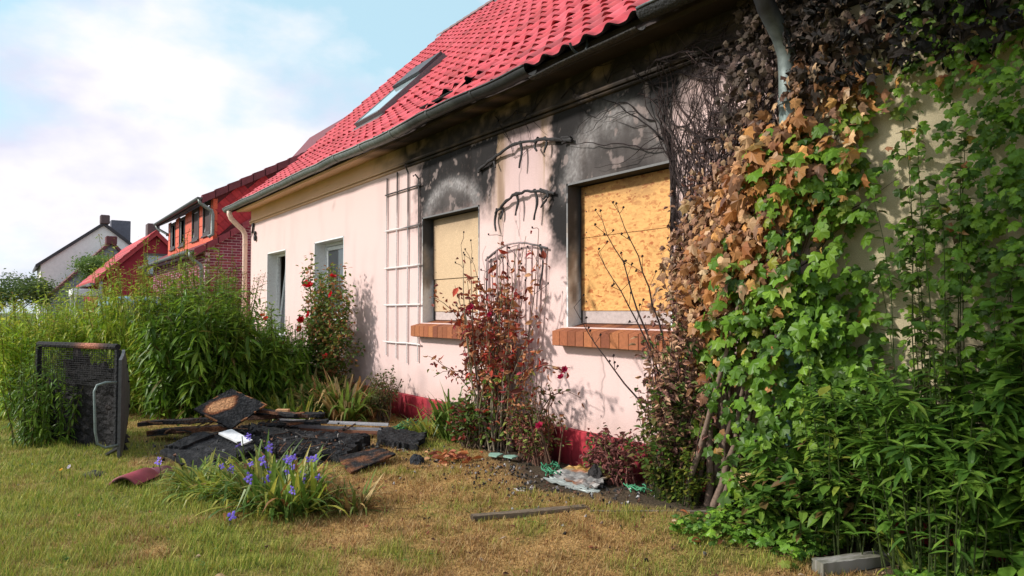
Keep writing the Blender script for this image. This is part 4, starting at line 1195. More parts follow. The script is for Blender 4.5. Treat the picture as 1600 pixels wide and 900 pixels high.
# ------------------------------------------------------------------ trellises
tr = thing('grid_trellis', 'white grid trellis on the pink wall, charred black along its top', 'trellis', (-9.2, -.03, .82))
def trel_c(x, z):
    s = sstep(2.6, 3.15, z + (x + 9.3) * .75 + (vnoise(z * 6, x * 3, 2) - .5) * .5)
    return lerp(np.array([.74, .70, .68]), np.array([.05, .045, .045]), s)
xv = [-9.72, -9.38, -9.03, -8.70]; ztop = [3.52, 3.56, 3.50, 3.36]; zbot = [.86, .83, .78, .82]
for k, x in enumerate(xv):
    zz = np.linspace(zbot[k], ztop[k], 26); P = np.c_[x + .008 * np.sin(zz * 2 + k), np.full(26, -.022), zz]
    if k == 2: P = np.concatenate([P, [(x + .02, -.07, 3.58), (x + .08, -.10, 3.60), (x + .12, -.11, 3.57)]])
    if k == 3: P = np.concatenate([P, [(x - .03, -.06, 3.42), (x - .09, -.06, 3.41)]])
    mb = MB(); tube(mb, P, .0125, trel_c(P[:, 0], P[:, 2]), 6); mb.build('upright', m_plastic, tr)
for k, z in enumerate((3.27, 2.72, 2.16, 1.61, 1.06)):
    xx = np.linspace(-9.76 - .01 * k, -8.62, 16); P = np.c_[xx, np.full(16, -.030), z + .0 * xx + (vnoise(xx * 2, xx * 0 + k, 8) - .5) * .01]
    mb = MB(); tube(mb, P, .011, trel_c(xx, P[:, 2]), 6); mb.build('rung', m_plastic, tr)

ft = thing('hoop_trellis', 'melted fan trellis of three bowed hoops on the wall between boarded windows', 'trellis', (-6.35, -.05, 0.02))
CH = np.array([.028, .026, .027]); PKP = np.array([.52, .40, .39])
def hoop(xl, xr, zl, zr, bow, rise, c, r=.014, wob=.006):
    t = np.linspace(0, 1, 22); P = np.c_[xl + (xr - xl) * t, -.03 - bow * np.sin(math.pi * t), zl + (zr - zl) * t + rise * np.sin(math.pi * t)]
    P[1:-1] += rng.normal(0, wob, (20, 3)); return P
H1 = hoop(-7.15, -5.40, 3.22, 3.24, .045, .14, CH); H2 = hoop(-6.78, -5.68, 2.66, 2.74, .045, .12, CH); H3 = hoop(-6.98, -5.80, 2.12, 2.18, .05, .12, CH, wob=.002)
for P, c, r in ((H1, CH, .017), (H2, CH, .016), (H3, lerp(PKP * np.ones((22, 3)), CH * 2, np.abs(np.linspace(-1, 1, 22)) ** .5), .012)):
    mb = MB(); tube(mb, P, r * (.8 + .5 * rng.random(22)), c, 7); mb.build('hoop', m_plastic, ft)
def drip(P0, ln, dx=.02, r=.016, c=CH):
    k = 7; t = np.linspace(0, 1, k); P = np.c_[P0[0] + dx * np.sin(t * 4) + dx * t, P0[1] + .01 * np.sin(t * 5), P0[2] + .02 - ln * t]
    mb = MB(); tube(mb, P, r * (1 - .35 * t) * (.85 + .4 * rng.random(k)), c, 6); mb.build('melted_strip', m_plastic, ft)
for i, ln, dx in ((0, .05, .03), (5, .16, -.04), (11, .30, .02), (15, .14, -.05), (16, .17, .02), (19, .06, .1)): drip(H1[i], ln, dx)
for i, ln, dx in ((1, .26, -.04), (2, .15, .02), (9, .26, .02), (15, .33, .03), (17, .2, .09), (18, .10, .06)): drip(H2[i], ln, dx)
for i, ln, dx in ((1, .55, -.02), (19, .48, .03)): drip(H3[i], ln, dx, .012)
for i in (1, 5, 9, 13, 17, 20):
    p = H3[i]; e = np.array([-6.35 + (p[0] + 6.35) * .62, -.06, .02])
    t = np.linspace(0, 1, 12)[:, None]; P = p * (1 - t) + e * t + rng.normal(0, .004, (12, 3))
    mb = MB(); tube(mb, P, .011, lerp(np.array([.50, .36, .36]) * np.ones((12, 3)), np.array([.36, .22, .2]), rng.random(12)), 6); mb.build('upright', m_plastic, ft)

# ------------------------------------------------------------------ plants
def flower_mesh(kind, col, name='bloom', s=0):
    r = np.random.default_rng(s); mb = MB(); col = np.array(col)
    if kind == 'rose':
        for ring, (rad, n, tilt) in enumerate(((1.0, 6, .35), (.72, 5, .8), (.45, 4, 1.15))):
            for i in range(n):
                a = 2 * math.pi * (i + .5 * ring + r.uniform(-.1, .1)) / n
                d_ = np.array([math.cos(a) * math.cos(tilt), math.sin(a) * math.cos(tilt), math.sin(tilt)]); nn = np.array([-math.cos(a) * math.sin(tilt), -math.sin(a) * math.sin(tilt), math.cos(tilt)])
                V, F = T_simple(.46, -.2, .12, .6); side = np.cross(d_, nn)
                Q = rad * (side * V[:, :1] + d_ * V[:, 1:2] * .95 + nn * V[:, 2:3]); mb.add(Q, F, np.clip(col * r.uniform(.75, 1.2), 0, 1))
    else:
        for cl in range(3):
            o_ = r.normal(0, .45, 3) * [1, 1, .5]
            for i in range(3):
                a = 2 * math.pi * i / 3 + cl; d_ = np.array([math.cos(a), math.sin(a), .35]); nn = np.array([0, 0, 1.0])
                V, F = T_simple(.42, .15, -.08, .6); side = np.cross(d_, nn)
                mb.add(o_ + .75 * (side * V[:, :1] + d_ * V[:, 1:2] + nn * V[:, 2:3]), F, np.clip(col * r.uniform(.75, 1.25), 0, 1))
            mb.add(o_ + np.array([(0, 0, .1), (.1, 0, .3), (-.1, .05, .3), (0, -.1, .3)]), [(0, 1, 2), (0, 2, 3), (0, 3, 1), (1, 3, 2)], (.6, .45, .05))
    return mb.mesh(name)
def blooms(me_list, mat, parent, pts, size, tilt=(.3, -.6, .7)):
    for i, p in enumerate(pts):
        z = nrm(np.array(tilt) + rng.normal(0, .3, 3)); x = nrm(np.cross((0, 1, .3), z)); y = np.cross(z, x)
        s = size * rng.uniform(.8, 1.2); m = Matrix.Identity(4)
        for r_ in range(3): m[r_][0], m[r_][1], m[r_][2], m[r_][3] = x[r_] * s, y[r_] * s, z[r_] * s, p[r_]
        obj('bloom', me_list[i % len(me_list)], mat, parent, m)

def tall_clump(name, label, cx, cy, rx, ry, h, nst, cols, tipcols, nleaf, leaf, plume, group=None, cat='plant', hvar=.12, lowdead=.0):
    t = thing(name, label, cat, (cx, cy, float(gz(cx, cy))), group)
    st = MB(); paths = []; 
    for k in range(nst):
        a = rng.uniform(0, 2 * math.pi); r_ = math.sqrt(rng.random())
        bx, by = cx + rx * r_ * math.cos(a), cy + ry * r_ * math.sin(a)
        lean = rng.normal(0, .09, 2) + np.array([math.cos(a), math.sin(a)]) * .13 * r_
        hh = h * rng.normal(1, hvar) * (1 - .20 * r_ ** 3)
        P = stem_path((bx, by, float(gz(bx, by)) - .02), (bx + lean[0] * hh, by + lean[1] * hh, hh), 6, .012); paths.append(P)
        tube(st, P, np.linspace(.0075, .003, 6), lerp(np.asarray(cols)[0] * .6, np.array([.12, .08, .04]), rng.random() * .6), 4, False)
    st.build('stems', m_bark, t)
    tt = [np.sort(rng.uniform(.06, .99, nleaf)) for _ in paths]
    P, T = along(paths, tt); n = len(P); tv = np.concatenate(tt)
    a = rng.uniform(0, 2 * math.pi, n); el = np.where(tv > .85, rng.uniform(-.1, .7, n), rng.uniform(-1.0, .25, n))
    A = np.c_[np.cos(a) * np.cos(el), np.sin(a) * np.cos(el), np.sin(el)]
    Nn = np.c_[-np.cos(a) * np.sin(el), -np.sin(a) * np.sin(el), np.cos(el)] + rng.normal(0, .25, (n, 3))
    c = pick(cols, n) * vary((1, 1, 1), n, .28, .07)
    tip = sstep(.75, 1.0, tv) * rng.random(n)
    c = lerp(c, pick(tipcols, n), tip * .8)
    if lowdead: c = lerp(c, np.array([.16, .10, .04]), (rng.random(n) < lowdead * (1 - tv)) * .8)
    S = leaf * rng.uniform(.65, 1.2, n) * (1 - .45 * sstep(.7, 1, tv))
    mb = MB(); scatter(mb, LANCE, P, A, Nn, S, c); mb.build('leaves', m_leaf, t)
    if plume:
        Q, T = along(paths, [rng.uniform(.84, 1.0, plume) for _ in paths]); n = len(Q)
        Q = Q + rng.normal(0, .035, (n, 3)); mb = MB()
        scatter(mb, SMALL, Q, rdir(n, -.2, .9), rdir(n), rng.uniform(.018, .045, n), pick(tipcols, n) * vary((1, 1, 1), n, .3, .1)); mb.build('buds', m_dead, t)
    return t
DG = np.array([(.12, .23, .022), (.17, .31, .03), (.085, .17, .018), (.25, .39, .04)])
YG = np.array([(.35, .50, .04), (.44, .56, .05), (.26, .42, .04), (.50, .52, .07)])
BRT = np.array([(.26, .13, .05), (.20, .08, .05), (.30, .17, .06)])
YT = np.array([(.34, .28, .05), (.25, .30, .05), (.38, .20, .05)])
tall_clump('tall_perennial', 'tall dark green clump of lance shaped leaves behind the charred heap', -11.0, -2.45, .80, .55, 1.85, 120, DG, YG * .8, 46, .25, 0, lowdead=.1)
tall_clump('tall_perennial', 'tall green clump with rusty brown flower tips before the brick gable', -12.3, -2.0, .75, .5, 2.15, 110, DG * 1.1, BRT, 44, .18, 26)
tall_clump('tall_perennial', 'tall bright green clump with yellowish tips behind the charred frame', -12.2, -2.9, .9, .5, 2.12, 120, YG * .85, YT, 50, .16, 18)
tall_clump('tall_perennial', 'sunlit lime green feathery clump beside the charred frame', -13.6, -3.65, 1.0, .6, 1.75, 150, YG, YG * 1.1, 60, .155, 10)
tall_clump('tall_perennial', 'lime green clump with reddish tips reaching out beyond the charred frame', -12.9, -4.5, .9, .5, 1.55, 120, YG * .95, YT, 56, .155, 10)
tall_clump('tall_perennial', 'slim dull green clump growing between the rusty tipped clump and roses', -11.4, -.95, .55, .35, 1.25, 65, DG * 1.1, DG * 1.6, 40, .19, 0)
tall_clump('tall_perennial', 'small reddish plumed clump leaning on the corner downpipe', -14.3, -1.2, .5, .3, 1.5, 45, DG * 1.2, BRT, 34, .11, 24)
tall_clump('tall_perennial', 'shorter dark green clump between the heap and the slender rose', -11.0, -1.5, .6, .35, 1.3, 70, DG, DG * 1.4, 40, .2, 0)
tall_clump('dark_bush', 'dark leafy bush close behind the charred frame', -9.9, -4.25, .45, .35, 1.0, 55, DG * .7, DG, 40, .11, 0)

# red climbing roses
def rose_bush(label, cx, cy, w, h0, h, nst, nleaf, bl, cols, pos, size, hips=None):
    t = thing('rose_bush', label, 'rose', (cx, cy, float(gz(cx, cy))))
    st = MB(); paths = []
    for k in range(nst):
        bx, by = cx + rng.normal(0, .10), cy + rng.normal(0, .06)
        e = np.array([cx + rng.uniform(-1, 1) * w, cy + rng.uniform(-.2, .12), rng.uniform(h0, h)])
        e[0] = cx + (e[0] - cx) * (1 - .55 * sstep(.75 * h, h, e[2]))
        P = stem_path((bx, by, -.02), e, 7, .025, .12); P[:, 1] = np.minimum(P[:, 1], -.06); paths.append(P)
        tube(st, P, np.linspace(.010, .003, 7), np.array([.09, .07, .035]), 5, False)
    st.build('stems', m_bark, t)
    P, T = along(paths, [rng.uniform(.28, 1.0, nleaf) for _ in paths]); n = len(P)
    P = P + rng.normal(0, .07, (n, 3)); P[:, 1] = np.minimum(P[:, 1], -.05)
    mb = MB(); a = rdir(n, -.8, .5)
    scatter(mb, OVAL, P, a, rdir(n, .1, 1) + [0, -.4, .2], rng.uniform(.045, .095, n), pick(cols, n) * vary((1, 1, 1), n, .3, .1)); mb.build('leaves', m_leaf, t)
    blooms(bl, m_petal, t, pos, size)
    return t
RED = [flower_mesh('rose', (.62, .008, .018), s=i) for i in range(3)]
DKR = [flower_mesh('rose', (.40, .010, .06), s=9 + i) for i in range(2)]
RC_ = np.array([(.14, .24, .04), (.19, .30, .05), (.25, .27, .05), (.32, .19, .06), (.09, .15, .04), (.42, .16, .06)])
def wp(px, py, y):
    return None
rose_bush('tall rose bush with bright red blooms before the second glazed window', -11.1, -.42, .80, .8, 2.42, 34, 190, RED, RC_,
          [(-10.65, -.5, 2.05), (-10.55, -.55, 1.78), (-11.35, -.6, 1.93), (-11.85, -.5, 1.98), (-11.15, -.7, 1.92), (-11.75, -.62, 1.36), (-11.55, -.7, 1.22), (-11.0, -.75, 1.46), (-11.3, -.7, .62), (-10.6, -.62, .80), (-11.9, -.55, 1.0)], .088)
rose_bush('slender rose with two red blooms before the tilted window by the downpipe', -14.1, -.5, .55, .6, 1.75, 18, 100, RED, RC_[[0, 1, 2, 4, 4]],
          [(-14.35, -.62, 1.34), (-13.8, -.62, 1.36), (-14.25, -.55, 1.42), (-13.75, -.6, .98), (-13.55, -.55, .92)], .075)

# strap leaved clumps
def strap_clump(name, label, cx, cy, rx, ry, n, ln, cols, tilt=(.5, 1.35), mat=m_leaf, temps=STRAP, cat='plant', group=None, par=None):
    t = thing(name, label, cat, (cx, cy, float(gz(cx, cy))), group) if par is None else par
    a = rng.uniform(0, 2 * math.pi, n); r_ = np.sqrt(rng.random(n))
    P = np.c_[cx + rx * r_ * np.cos(a), cy + ry * r_ * np.sin(a), np.zeros(n)]; P[:, 2] = gz(P[:, 0], P[:, 1]) - .01
    el = rng.uniform(*tilt, n); b_ = a + rng.normal(0, .8, n)
    A = np.c_[np.cos(b_) * np.cos(el), np.sin(b_) * np.cos(el), np.sin(el)]
    Nn = np.c_[-np.cos(b_) * np.sin(el), -np.sin(b_) * np.sin(el), np.cos(el)]
    mb = MB(); scatter(mb, temps, P, A, Nn, ln * rng.uniform(.55, 1.2, n), pick(cols, n) * vary((1, 1, 1), n, .28, .08))
    mb.build('leaves', mat, t)
    return t
ST1 = np.array([(.12, .20, .03), (.18, .26, .045), (.08, .15, .025), (.27, .28, .065), (.38, .28, .10)])
STB = np.array([(.42, .27, .10), (.32, .17, .06), (.48, .35, .16), (.14, .18, .04)])
STY = np.array([(.33, .38, .05), (.44, .42, .07), (.22, .32, .05), (.14, .22, .04)])
strap_clump('daylily_clump', 'fresh green daylily clump at the foot of the tall rose', -10.6, -.85, .55, .28, 420, .75, ST1)
strap_clump('daylily_clump', 'half withered daylily clump with brown leaves under the grid trellis', -9.55, -.75, .45, .28, 420, .68, np.concatenate([STB, ST1[:2]]))
strap_clump('daylily_clump', 'low yellow green strappy clump between the heap and the daylilies', -10.1, -1.35, .75, .22, 360, .48, np.concatenate([STY, ST1]))
strap_clump('daylily_clump', 'green iris like clump at the red base beside the scorched rose', -7.15, -.32, .22, .14, 150, .62, ST1[[0, 1, 2, 0]], (.9, 1.5))
strap_clump('daylily_clump', 'flattened pale green clump at the red base by the green hose', -7.75, -.38, .28, .16, 170, .36, STY, (.15, 1.1))
def small_shrub(name, label, cx, cy, rx, ry, h, nst, nleaf, cols, lsize, temps=OVAL, mat=m_leaf, stemc=(.10, .07, .045), z0=.1, cat='shrub', lean=(0, 0), wallside=True, arch=.1, start=.25):
    t = thing(name, label, cat, (cx, cy, float(gz(cx, cy))))
    st = MB(); paths = []
    for k in range(nst):
        a = rng.uniform(0, 2 * math.pi); r_ = math.sqrt(rng.random())
        e = np.array([cx + lean[0] + rx * r_ * math.cos(a), cy + lean[1] + ry * r_ * math.sin(a), h * (rng.uniform(.45, 1.05) * (1 - .3 * r_ * r_))])
        bx, by = cx + rng.normal(0, rx * .25), cy + rng.normal(0, ry * .2)
        P = stem_path((bx, min(by, -.06), -.02), e, 6, .02, arch)
        if wallside: P[:, 1] = np.minimum(P[:, 1], -.06)
        paths.append(P); tube(st, P, np.linspace(.009, .0025, 6), np.array(stemc) * rng.uniform(.6, 1.4), 5, False)
    st.build('stems', m_bark, t)
    P, T = along(paths, [rng.uniform(start, 1.02, nleaf) for _ in paths]); n = len(P); P = P + rng.normal(0, lsize * .6, (n, 3))
    if wallside: P[:, 1] = np.minimum(P[:, 1], -.05)
    P[:, 2] = np.maximum(P[:, 2], .03)
    mb = MB(); scatter(mb, temps, P, rdir(n, -.8, .6), rdir(n, .0, 1) + [.1, -.35, .1], lsize * rng.uniform(.6, 1.3, n), pick(cols, n) * vary((1, 1, 1), n, .3, .1)); mb.build('leaves', mat, t)
    return t, paths
small_shrub('low_shrub', 'low shrub with small yellow green leaves beside the red base under the trellis', -8.95, -.42, .36, .20, .78, 26, 55, np.array([(.13, .15, .04), (.17, .17, .05), (.09, .11, .03), (.20, .10, .05)]), .042)

# scorched rose before the hoop trellis: canes, hanging dead leaves each its own object
DEADC = [np.array(c) for c in ((.30, .07, .045), (.42, .14, .06), (.20, .065, .05), (.50, .22, .10), (.26, .10, .065), (.34, .055, .06), (.55, .28, .14), (.48, .07, .04))]
dead_me = [leaf_mesh(CURL[i % 8], DEADC[i % len(DEADC)]) for i in range(16)] + [leaf_mesh(OVAL[i % 3], DEADC[(i * 3) % 8]) for i in range(8)]
sr_ = thing('scorched_rose', 'scorched rose bush with rust red dead leaves before the hoop trellis', 'rose', (-6.45, -.25, .03))
st = MB(); paths = []
for k in range(46):
    bx = -6.45 + rng.normal(0, .17); by = -.25 + rng.normal(0, .06)
    tall = rng.random() < .3
    e = np.array([-6.42 + rng.normal(0, .42), -.28 + rng.uniform(-.15, .1), rng.uniform(1.75, 2.32) if tall else rng.uniform(1.0, 1.85)])
    P = stem_path((bx, by, -.02), e, 8, .022, .06); P[:, 1] = np.minimum(P[:, 1], -.08); paths.append(P)
    c = np.array([(.16, .15, .07), (.24, .20, .14), (.12, .085, .06)])[k % 3]
    tube(st, P, np.linspace(.011, .003, 8), c, 5, False)
    if tall:
        for q in range(3):
            p = P[rng.integers(5, 8)]; e2 = p + rng.normal(0, .07, 3) + [0, 0, .10]; tube(st, [p, (p + e2) / 2 + .01, e2], .003, (.045, .03, .03), 4, False)
            tube(st, [e2, e2 + [0, 0, .02]], .009, (.03, .02, .02), 5)
for (a_, b_) in (((-6.75, -.2, .35), (-7.72, -.45, 1.02)), ((-6.7, -.2, .9), (-7.5, -.5, 1.75)), ((-6.2, -.2, .6), (-5.0, -.45, 1.02)), ((-6.7, -.2, .5), (-7.55, -.5, .72))):
    P = stem_path(a_, b_, 8, .02, .18); tube(st, P, np.linspace(.008, .003, 8), (.10, .065, .04), 5, False); paths.append(P)
for bx in (-6.62, -6.3):
    tube(st, stem_path((bx, -.16, -.02), (bx + .12, -.12, 1.2), 8, .012), np.linspace(.04, .025, 8), (.20, .15, .12), 7)
st.build('canes', m_bark, sr_)
P, T = along(paths, [rng.beta(5, 2.2, 7) for _ in paths]); 
P = P[P[:, 2] > .75]
P = np.concatenate([P, np.c_[rng.normal(-6.42, .30, 40), rng.uniform(-.55, -.15, 40), rng.normal(1.5, .28, 40)]])[:290]
n = len(P); P = P + rng.normal(0, .035, (n, 3)); P[:, 1] = np.minimum(P[:, 1], -.10)
leaf_parts('leaf', dead_me, m_dead, sr_, P, rdir(n, -.95, .1), rdir(n) + [.3, -.6, .3], rng.uniform(.07, .15, n))
P, T = along(paths, [rng.beta(2.6, 1.8, 32) for _ in paths]); n = len(P); P = P + rng.normal(0, .05, (n, 3)); P[:, 1] = np.minimum(P[:, 1], -.07)
cc = np.where((rng.random(n) < np.clip(1.0 - P[:, 2] / 1.0, 0, .7))[:, None], pick(RC_[:3], n), pick(np.array(DEADC), n))
mb = MB(); scatter(mb, CURL + OVAL, P, rdir(n, -.9, .3), rdir(n) + [.2, -.5, .2], rng.uniform(.04, .09, n), cc * vary((1, 1, 1), n, .3, .1)); o = mb.build('small_leaves', m_dead, sr_); o['kind'] = 'stuff'
blooms(DKR, m_petal, sr_, [(-6.18, -.5, 1.48), (-6.55, -.5, 1.55)], .05)

# low scorched growth along the red base
LOWC = np.array([(.30, .10, .075), (.22, .08, .065), (.14, .19, .04), (.20, .24, .05), (.36, .15, .08)])
t1, _ = small_shrub('scorched_undergrowth', 'low tangle of scorched stems and leaves on the red base below the large window', -5.75, -.28, .5, .16, .50, 50, 30, LOWC, .055, CURL + OVAL, m_dead, (.14, .07, .05))
blooms(DKR, m_petal, t1, [(-5.35, -.48, .42)], .055)
small_shrub('scorched_undergrowth', 'red brown withered plant with drooping leaves against the red base beside the ivy', -4.55, -.28, .36, .14, .50, 40, 26, np.array([(.34, .12, .10), (.26, .09, .08), (.20, .08, .07), (.16, .18, .05)]), .055, CURL, m_dead, (.16, .075, .06))
small_shrub('scorched_undergrowth', 'small green leaved regrowth with red dead leaves under the scorched rose', -6.75, -.42, .4, .15, .52, 40, 30, np.array([(.10, .15, .03), (.13, .19, .035), (.30, .05, .03), (.16, .06, .04), (.07, .11, .02)]), .065, OVAL, m_leaf)
t2, _ = small_shrub('arching_rose', 'thin arching rose shoots with a magenta bloom under the large brick sill', -5.5, -.3, .75, .15, 1.05, 14, 16, np.array([(.22, .09, .045), (.10, .11, .04), (.28, .12, .05)]), .055, OVAL + CURL, m_dead, (.13, .075, .05), arch=.3)
blooms(DKR, m_petal, t2, [(-5.05, -.42, .98), (-5.1, -.42, .90)], .045)
# burnt shrub between window and ivy
BSH = np.array([(.28, .15, .10), (.21, .10, .08), (.38, .22, .14), (.16, .08, .065), (.46, .28, .17), (.12, .17, .045)])
t3, pb = small_shrub('burnt_shrub', 'burnt shrub of curled brown leaves between the strand board window and ivy', -3.78, -.36, .30, .18, 1.72, 40, 42, BSH * 1.25, .062, CURL, m_dead, (.10, .06, .05), start=.3)
st = MB()
for a_, b_ in (((-4.0, -.35, 1.2), (-4.63, -.32, 2.28)), ((-3.95, -.35, 1.0), (-4.68, -.35, 2.02)), ((-3.95, -.3, 1.3), (-4.40, -.30, 2.42)), ((-4.05, -.4, .7), (-4.95, -.4, 1.55))):
    P = stem_path(a_, b_, 9, .012, .03); tube(st, P, np.linspace(.009, .003, 9), (.035, .022, .02), 5, False)
    for q in range(9):
        p = P[rng.integers(3, 9)]; e2 = p + rng.normal(0, .05, 3) + [-.03, 0, .05]; tube(st, [p, (p + e2) / 2, e2], .0025, (.035, .022, .02), 4, False)
        tube(st, [e2 - [.008, 0, 0], e2 + [.006, 0, .014]], [.006, .011], (.028, .018, .02), 5)
st.build('twigs', m_bark, t3)
# ------------------------------------------------------------------ ivy on the wall
ivy = thing('wall_ivy', 'wall ivy over the pink wall, burnt brown by the window, green round the downpipe', 'ivy', (-3.3, -.15, .05))
# woody trunks
st = MB()
for k in range(14):
    bx = rng.uniform(-3.62, -3.28); by = rng.uniform(-.42, -.14)
    e = np.array([rng.uniform(-3.6, -2.6), rng.uniform(-.2, -.08), rng.uniform(1.2, 2.4)])
    P = stem_path((bx, by, -.02), e, 9, .02); P[:, 1] = np.minimum(P[:, 1], -.06)
    tube(st, P, np.linspace(rng.uniform(.018, .034), .010, 9), np.array([.15, .105, .08]) * rng.uniform(.6, 1.3), 7, False)
st.build('trunks', m_bark, ivy, True)
# dead vines clinging to the wall
vn = MB(); vp = []
def vine(x, z, k, up, r, c, y=-.012, wander=.07, step=.085):
    P = [(x, y, z)]; a = up
    for i in range(k):
        a += rng.normal(0, .32); a = up + (a - up) * .8
        x += math.cos(a) * step; z += math.sin(a) * step
        if x < -4.10 and z < 2.85: x = -4.10 + abs(rng.normal(0, .02))
        if z > 3.92: break
        yy_ = y - abs(rng.normal(0, .012)) - (.05 if 3.56 < z < 3.70 else 0)
        P.append((x, yy_, z))
    if len(P) < 3: return None
    P = np.array(P); tube(vn, P, np.linspace(r, r * .35, len(P)), c, 4, False); vp.append(P); return P
for k in range(85):
    x = rng.uniform(-4.02, -3.0); z = rng.uniform(1.4, 2.9)
    P = vine(x, z, int(rng.integers(8, 24)), math.pi / 2 + rng.normal(0, .25), rng.uniform(.004, .011), np.array([.045, .030, .028]) * rng.uniform(.5, 2.2))
    if P is not None:
        for q in range(4):
            p = P[rng.integers(0, len(P))]; vine(p[0], p[2], int(rng.integers(3, 8)), rng.uniform(.2, math.pi - .2), .0035, np.array([.04, .027, .026]) * rng.uniform(.5, 2))
for k in range(26):       # thicker bundle along the window edge
    vine(rng.uniform(-4.04, -3.93), rng.uniform(.9, 2.2), 24, math.pi / 2 - abs(rng.normal(0, .07)), rng.uniform(.006, .016), np.array([.05, .036, .034]) * rng.uniform(.5, 1.8), -.03)
for k in range(26):       # horizontal runs under the cornice and above window d
    vine(rng.uniform(-4.3, -3.3), rng.choice([3.0, 3.5, 3.55, 3.75]) + rng.normal(0, .06), int(rng.integers(8, 18)), rng.choice([.1, math.pi - .15]), rng.uniform(.004, .009), np.array([.03, .022, .022]), -.04)
for (x, z, u, k) in ((-4.2, 3.0, 2.4, 14), (-4.3, 3.2, 2.7, 12), (-4.1, 3.35, 2.2, 9), (-5.6, 3.72, .4, 8), (-6.4, 3.78, -.3, 8), (-6.1, 3.70, .9, 7), (-6.8, 3.8, -.4, 8), (-4.9, 3.7, .8, 6)):
    P = vine(x, z, k, u, .007, np.array([.025, .02, .02]))
    if P is not None:
        for q in range(4):
            p = P[rng.integers(0, len(P))]; vine(p[0], p[2], 5, u + rng.choice([-.8, .8]), .004, np.array([.025, .02, .02]))
vn.build('dead_vines', m_bark, ivy)

# leaf field: position -> state
def ivy_state(x, z):
    q = x + 4.15; xb_ = .62 + .55 * (z - 1.0)
    n = fbm(x * 2.4 + 9, z * 2.4, 140, 4) - .5
    return q - xb_ + n * 1.0             # negative: burnt, positive: green
def ivy_dens(x, z):
    n = fbm(x * 2.0, z * 2.0, 150, 4)
    d_ = sstep(-4.0, -3.6, x + (n - .5) * .5 + .25 * sstep(2.4, 1.6, z) - .55 * sstep(2.3, 2.8, z)) 
    gap = np.exp(-((x + 2.30) / .19) ** 2) * sstep(.9, 1.3, z) * .85 + np.exp(-((x + 2.98) / .12) ** 2) * sstep(2.7, 3.0, z) * .9 + np.exp(-((x + 2.62) / .12) ** 2) * .35 * sstep(1.2, 1.6, z)
    d_ = d_ * (1 - gap) * np.where(x > -2.15, .75, 1)
    d_ = d_ * (1 - .9 * np.exp(-((x + 3.42) / .17) ** 2) * sstep(1.15, .8, z))
    return np.clip(d_ * (.15 + 1.5 * n * n + .35 * n), 0, 1)
def thick(x, z): return .07 + .42 * np.clip(fbm(x * 5.5, z * 5.5, 165, 2) - .38, 0, 1) + .30 * np.exp(-((x + 3.05) / .5) ** 2) * sstep(3.6, 1.8, z) + .10 * fbm(x * 3, z * 3, 160, 3) + .12 * sstep(-2.2, -1.4, x)
N0 = 17000
x = rng.uniform(-4.15, -.9, N0); z = rng.uniform(.25, 3.9, N0)
keep = rng.random(N0) < ivy_dens(x, z); x, z = x[keep], z[keep]; n = len(x)
t_ = rng.random(n) ** .6
y = -.03 - thick(x, z) * t_
s = ivy_state(x, z) + rng.normal(0, .20, n) - .8 * (rng.random(n) < .05)
dark = sstep(2.72, 3.2, z + (x + 2.9) * -.35 + rng.normal(0, .12, n))
GR1 = np.array([(.10, .21, .020), (.15, .29, .025), (.065, .14, .018), (.21, .37, .035)])
BR1 = np.array([(.56, .27, .10), (.44, .19, .07), (.66, .42, .22), (.32, .15, .075), (.68, .34, .11), (.22, .11, .06)])
BK1 = np.array([(.05, .045, .042), (.075, .06, .05), (.03, .03, .028), (.11, .085, .07)])
c = np.where((s > 0)[:, None], pick(GR1, n), pick(BR1, n))
mid = np.exp(-(s / .12) ** 2) * rng.random(n)
c = lerp(c, pick(np.array([(.30, .20, .04), (.22, .22, .04), (.42, .16, .04)]), n), mid * .7)
c = lerp(c, pick(np.array([(.38, .22, .14), (.28, .16, .11), (.48, .32, .20), (.20, .11, .08)]), n), sstep(-.3, -.8, s) * .85)
c = lerp(c, pick(BK1 * .75, n), dark * .9 * (s < .55) + dark * .35 * (s >= .55))
c = c * vary((1, 1, 1), n, .34, .08)
az = rng.normal(-math.pi / 2, .55, n)
A = np.c_[rng.normal(0, .45, n), rng.uniform(-.75, -.1, n), rng.uniform(-1, -.25, n)]
Nn = np.c_[rng.normal(0, .5, n), -np.ones(n) * .8, rng.uniform(-.1, 1.2, n)]
S = rng.uniform(.045, .105, n) * (1 + .25 * (rng.random(n) < .15)); S = np.where(s < -.45, S * .72, S) * np.where(x > -2.3, .68, 1)
PP = np.c_[x, y, z]
burnt = s < -.02
green_i = np.where(~burnt)[0]; brown_i = np.where(burnt)[0]
# the outermost, largest leaves are single objects
score = t_ * S * (x < -2.45) * (z < 3.0) * (z > .9) * (s > -.5)
big = np.argsort(-score)[:290]; isbig = np.zeros(n, bool); isbig[big] = True
lm = {}
def lmesh(i):
    b_ = bool(burnt[i]); q = np.round(c[i] * 12) / 12 if False else c[i]
    key = (b_, int(c[i][0] * 14), int(c[i][1] * 14))
    if key not in lm: lm[key] = leaf_mesh((IVYDRY if b_ else IVY)[len(lm) % 4], c[i])
    return lm[key]
leaf_parts('leaf', lambda k: lmesh(big[k]), m_leaf, ivy, PP[big], A[big], Nn[big], S[big] * 1.12)
mb = MB(); sel = ~isbig & ~burnt; scatter(mb, IVY, PP[sel], A[sel], Nn[sel], S[sel], c[sel]); o = mb.build('green_leaves', m_leaf, ivy); o['kind'] = 'stuff'
mb = MB(); sel = ~isbig & burnt
scatter(mb, IVYDRY, PP[sel], A[sel] + rng.normal(0, .3, (sel.sum(), 3)), Nn[sel] + rng.normal(0, .4, (sel.sum(), 3)), S[sel], c[sel]); o = mb.build('brown_leaves', m_dead, ivy); o['kind'] = 'stuff'
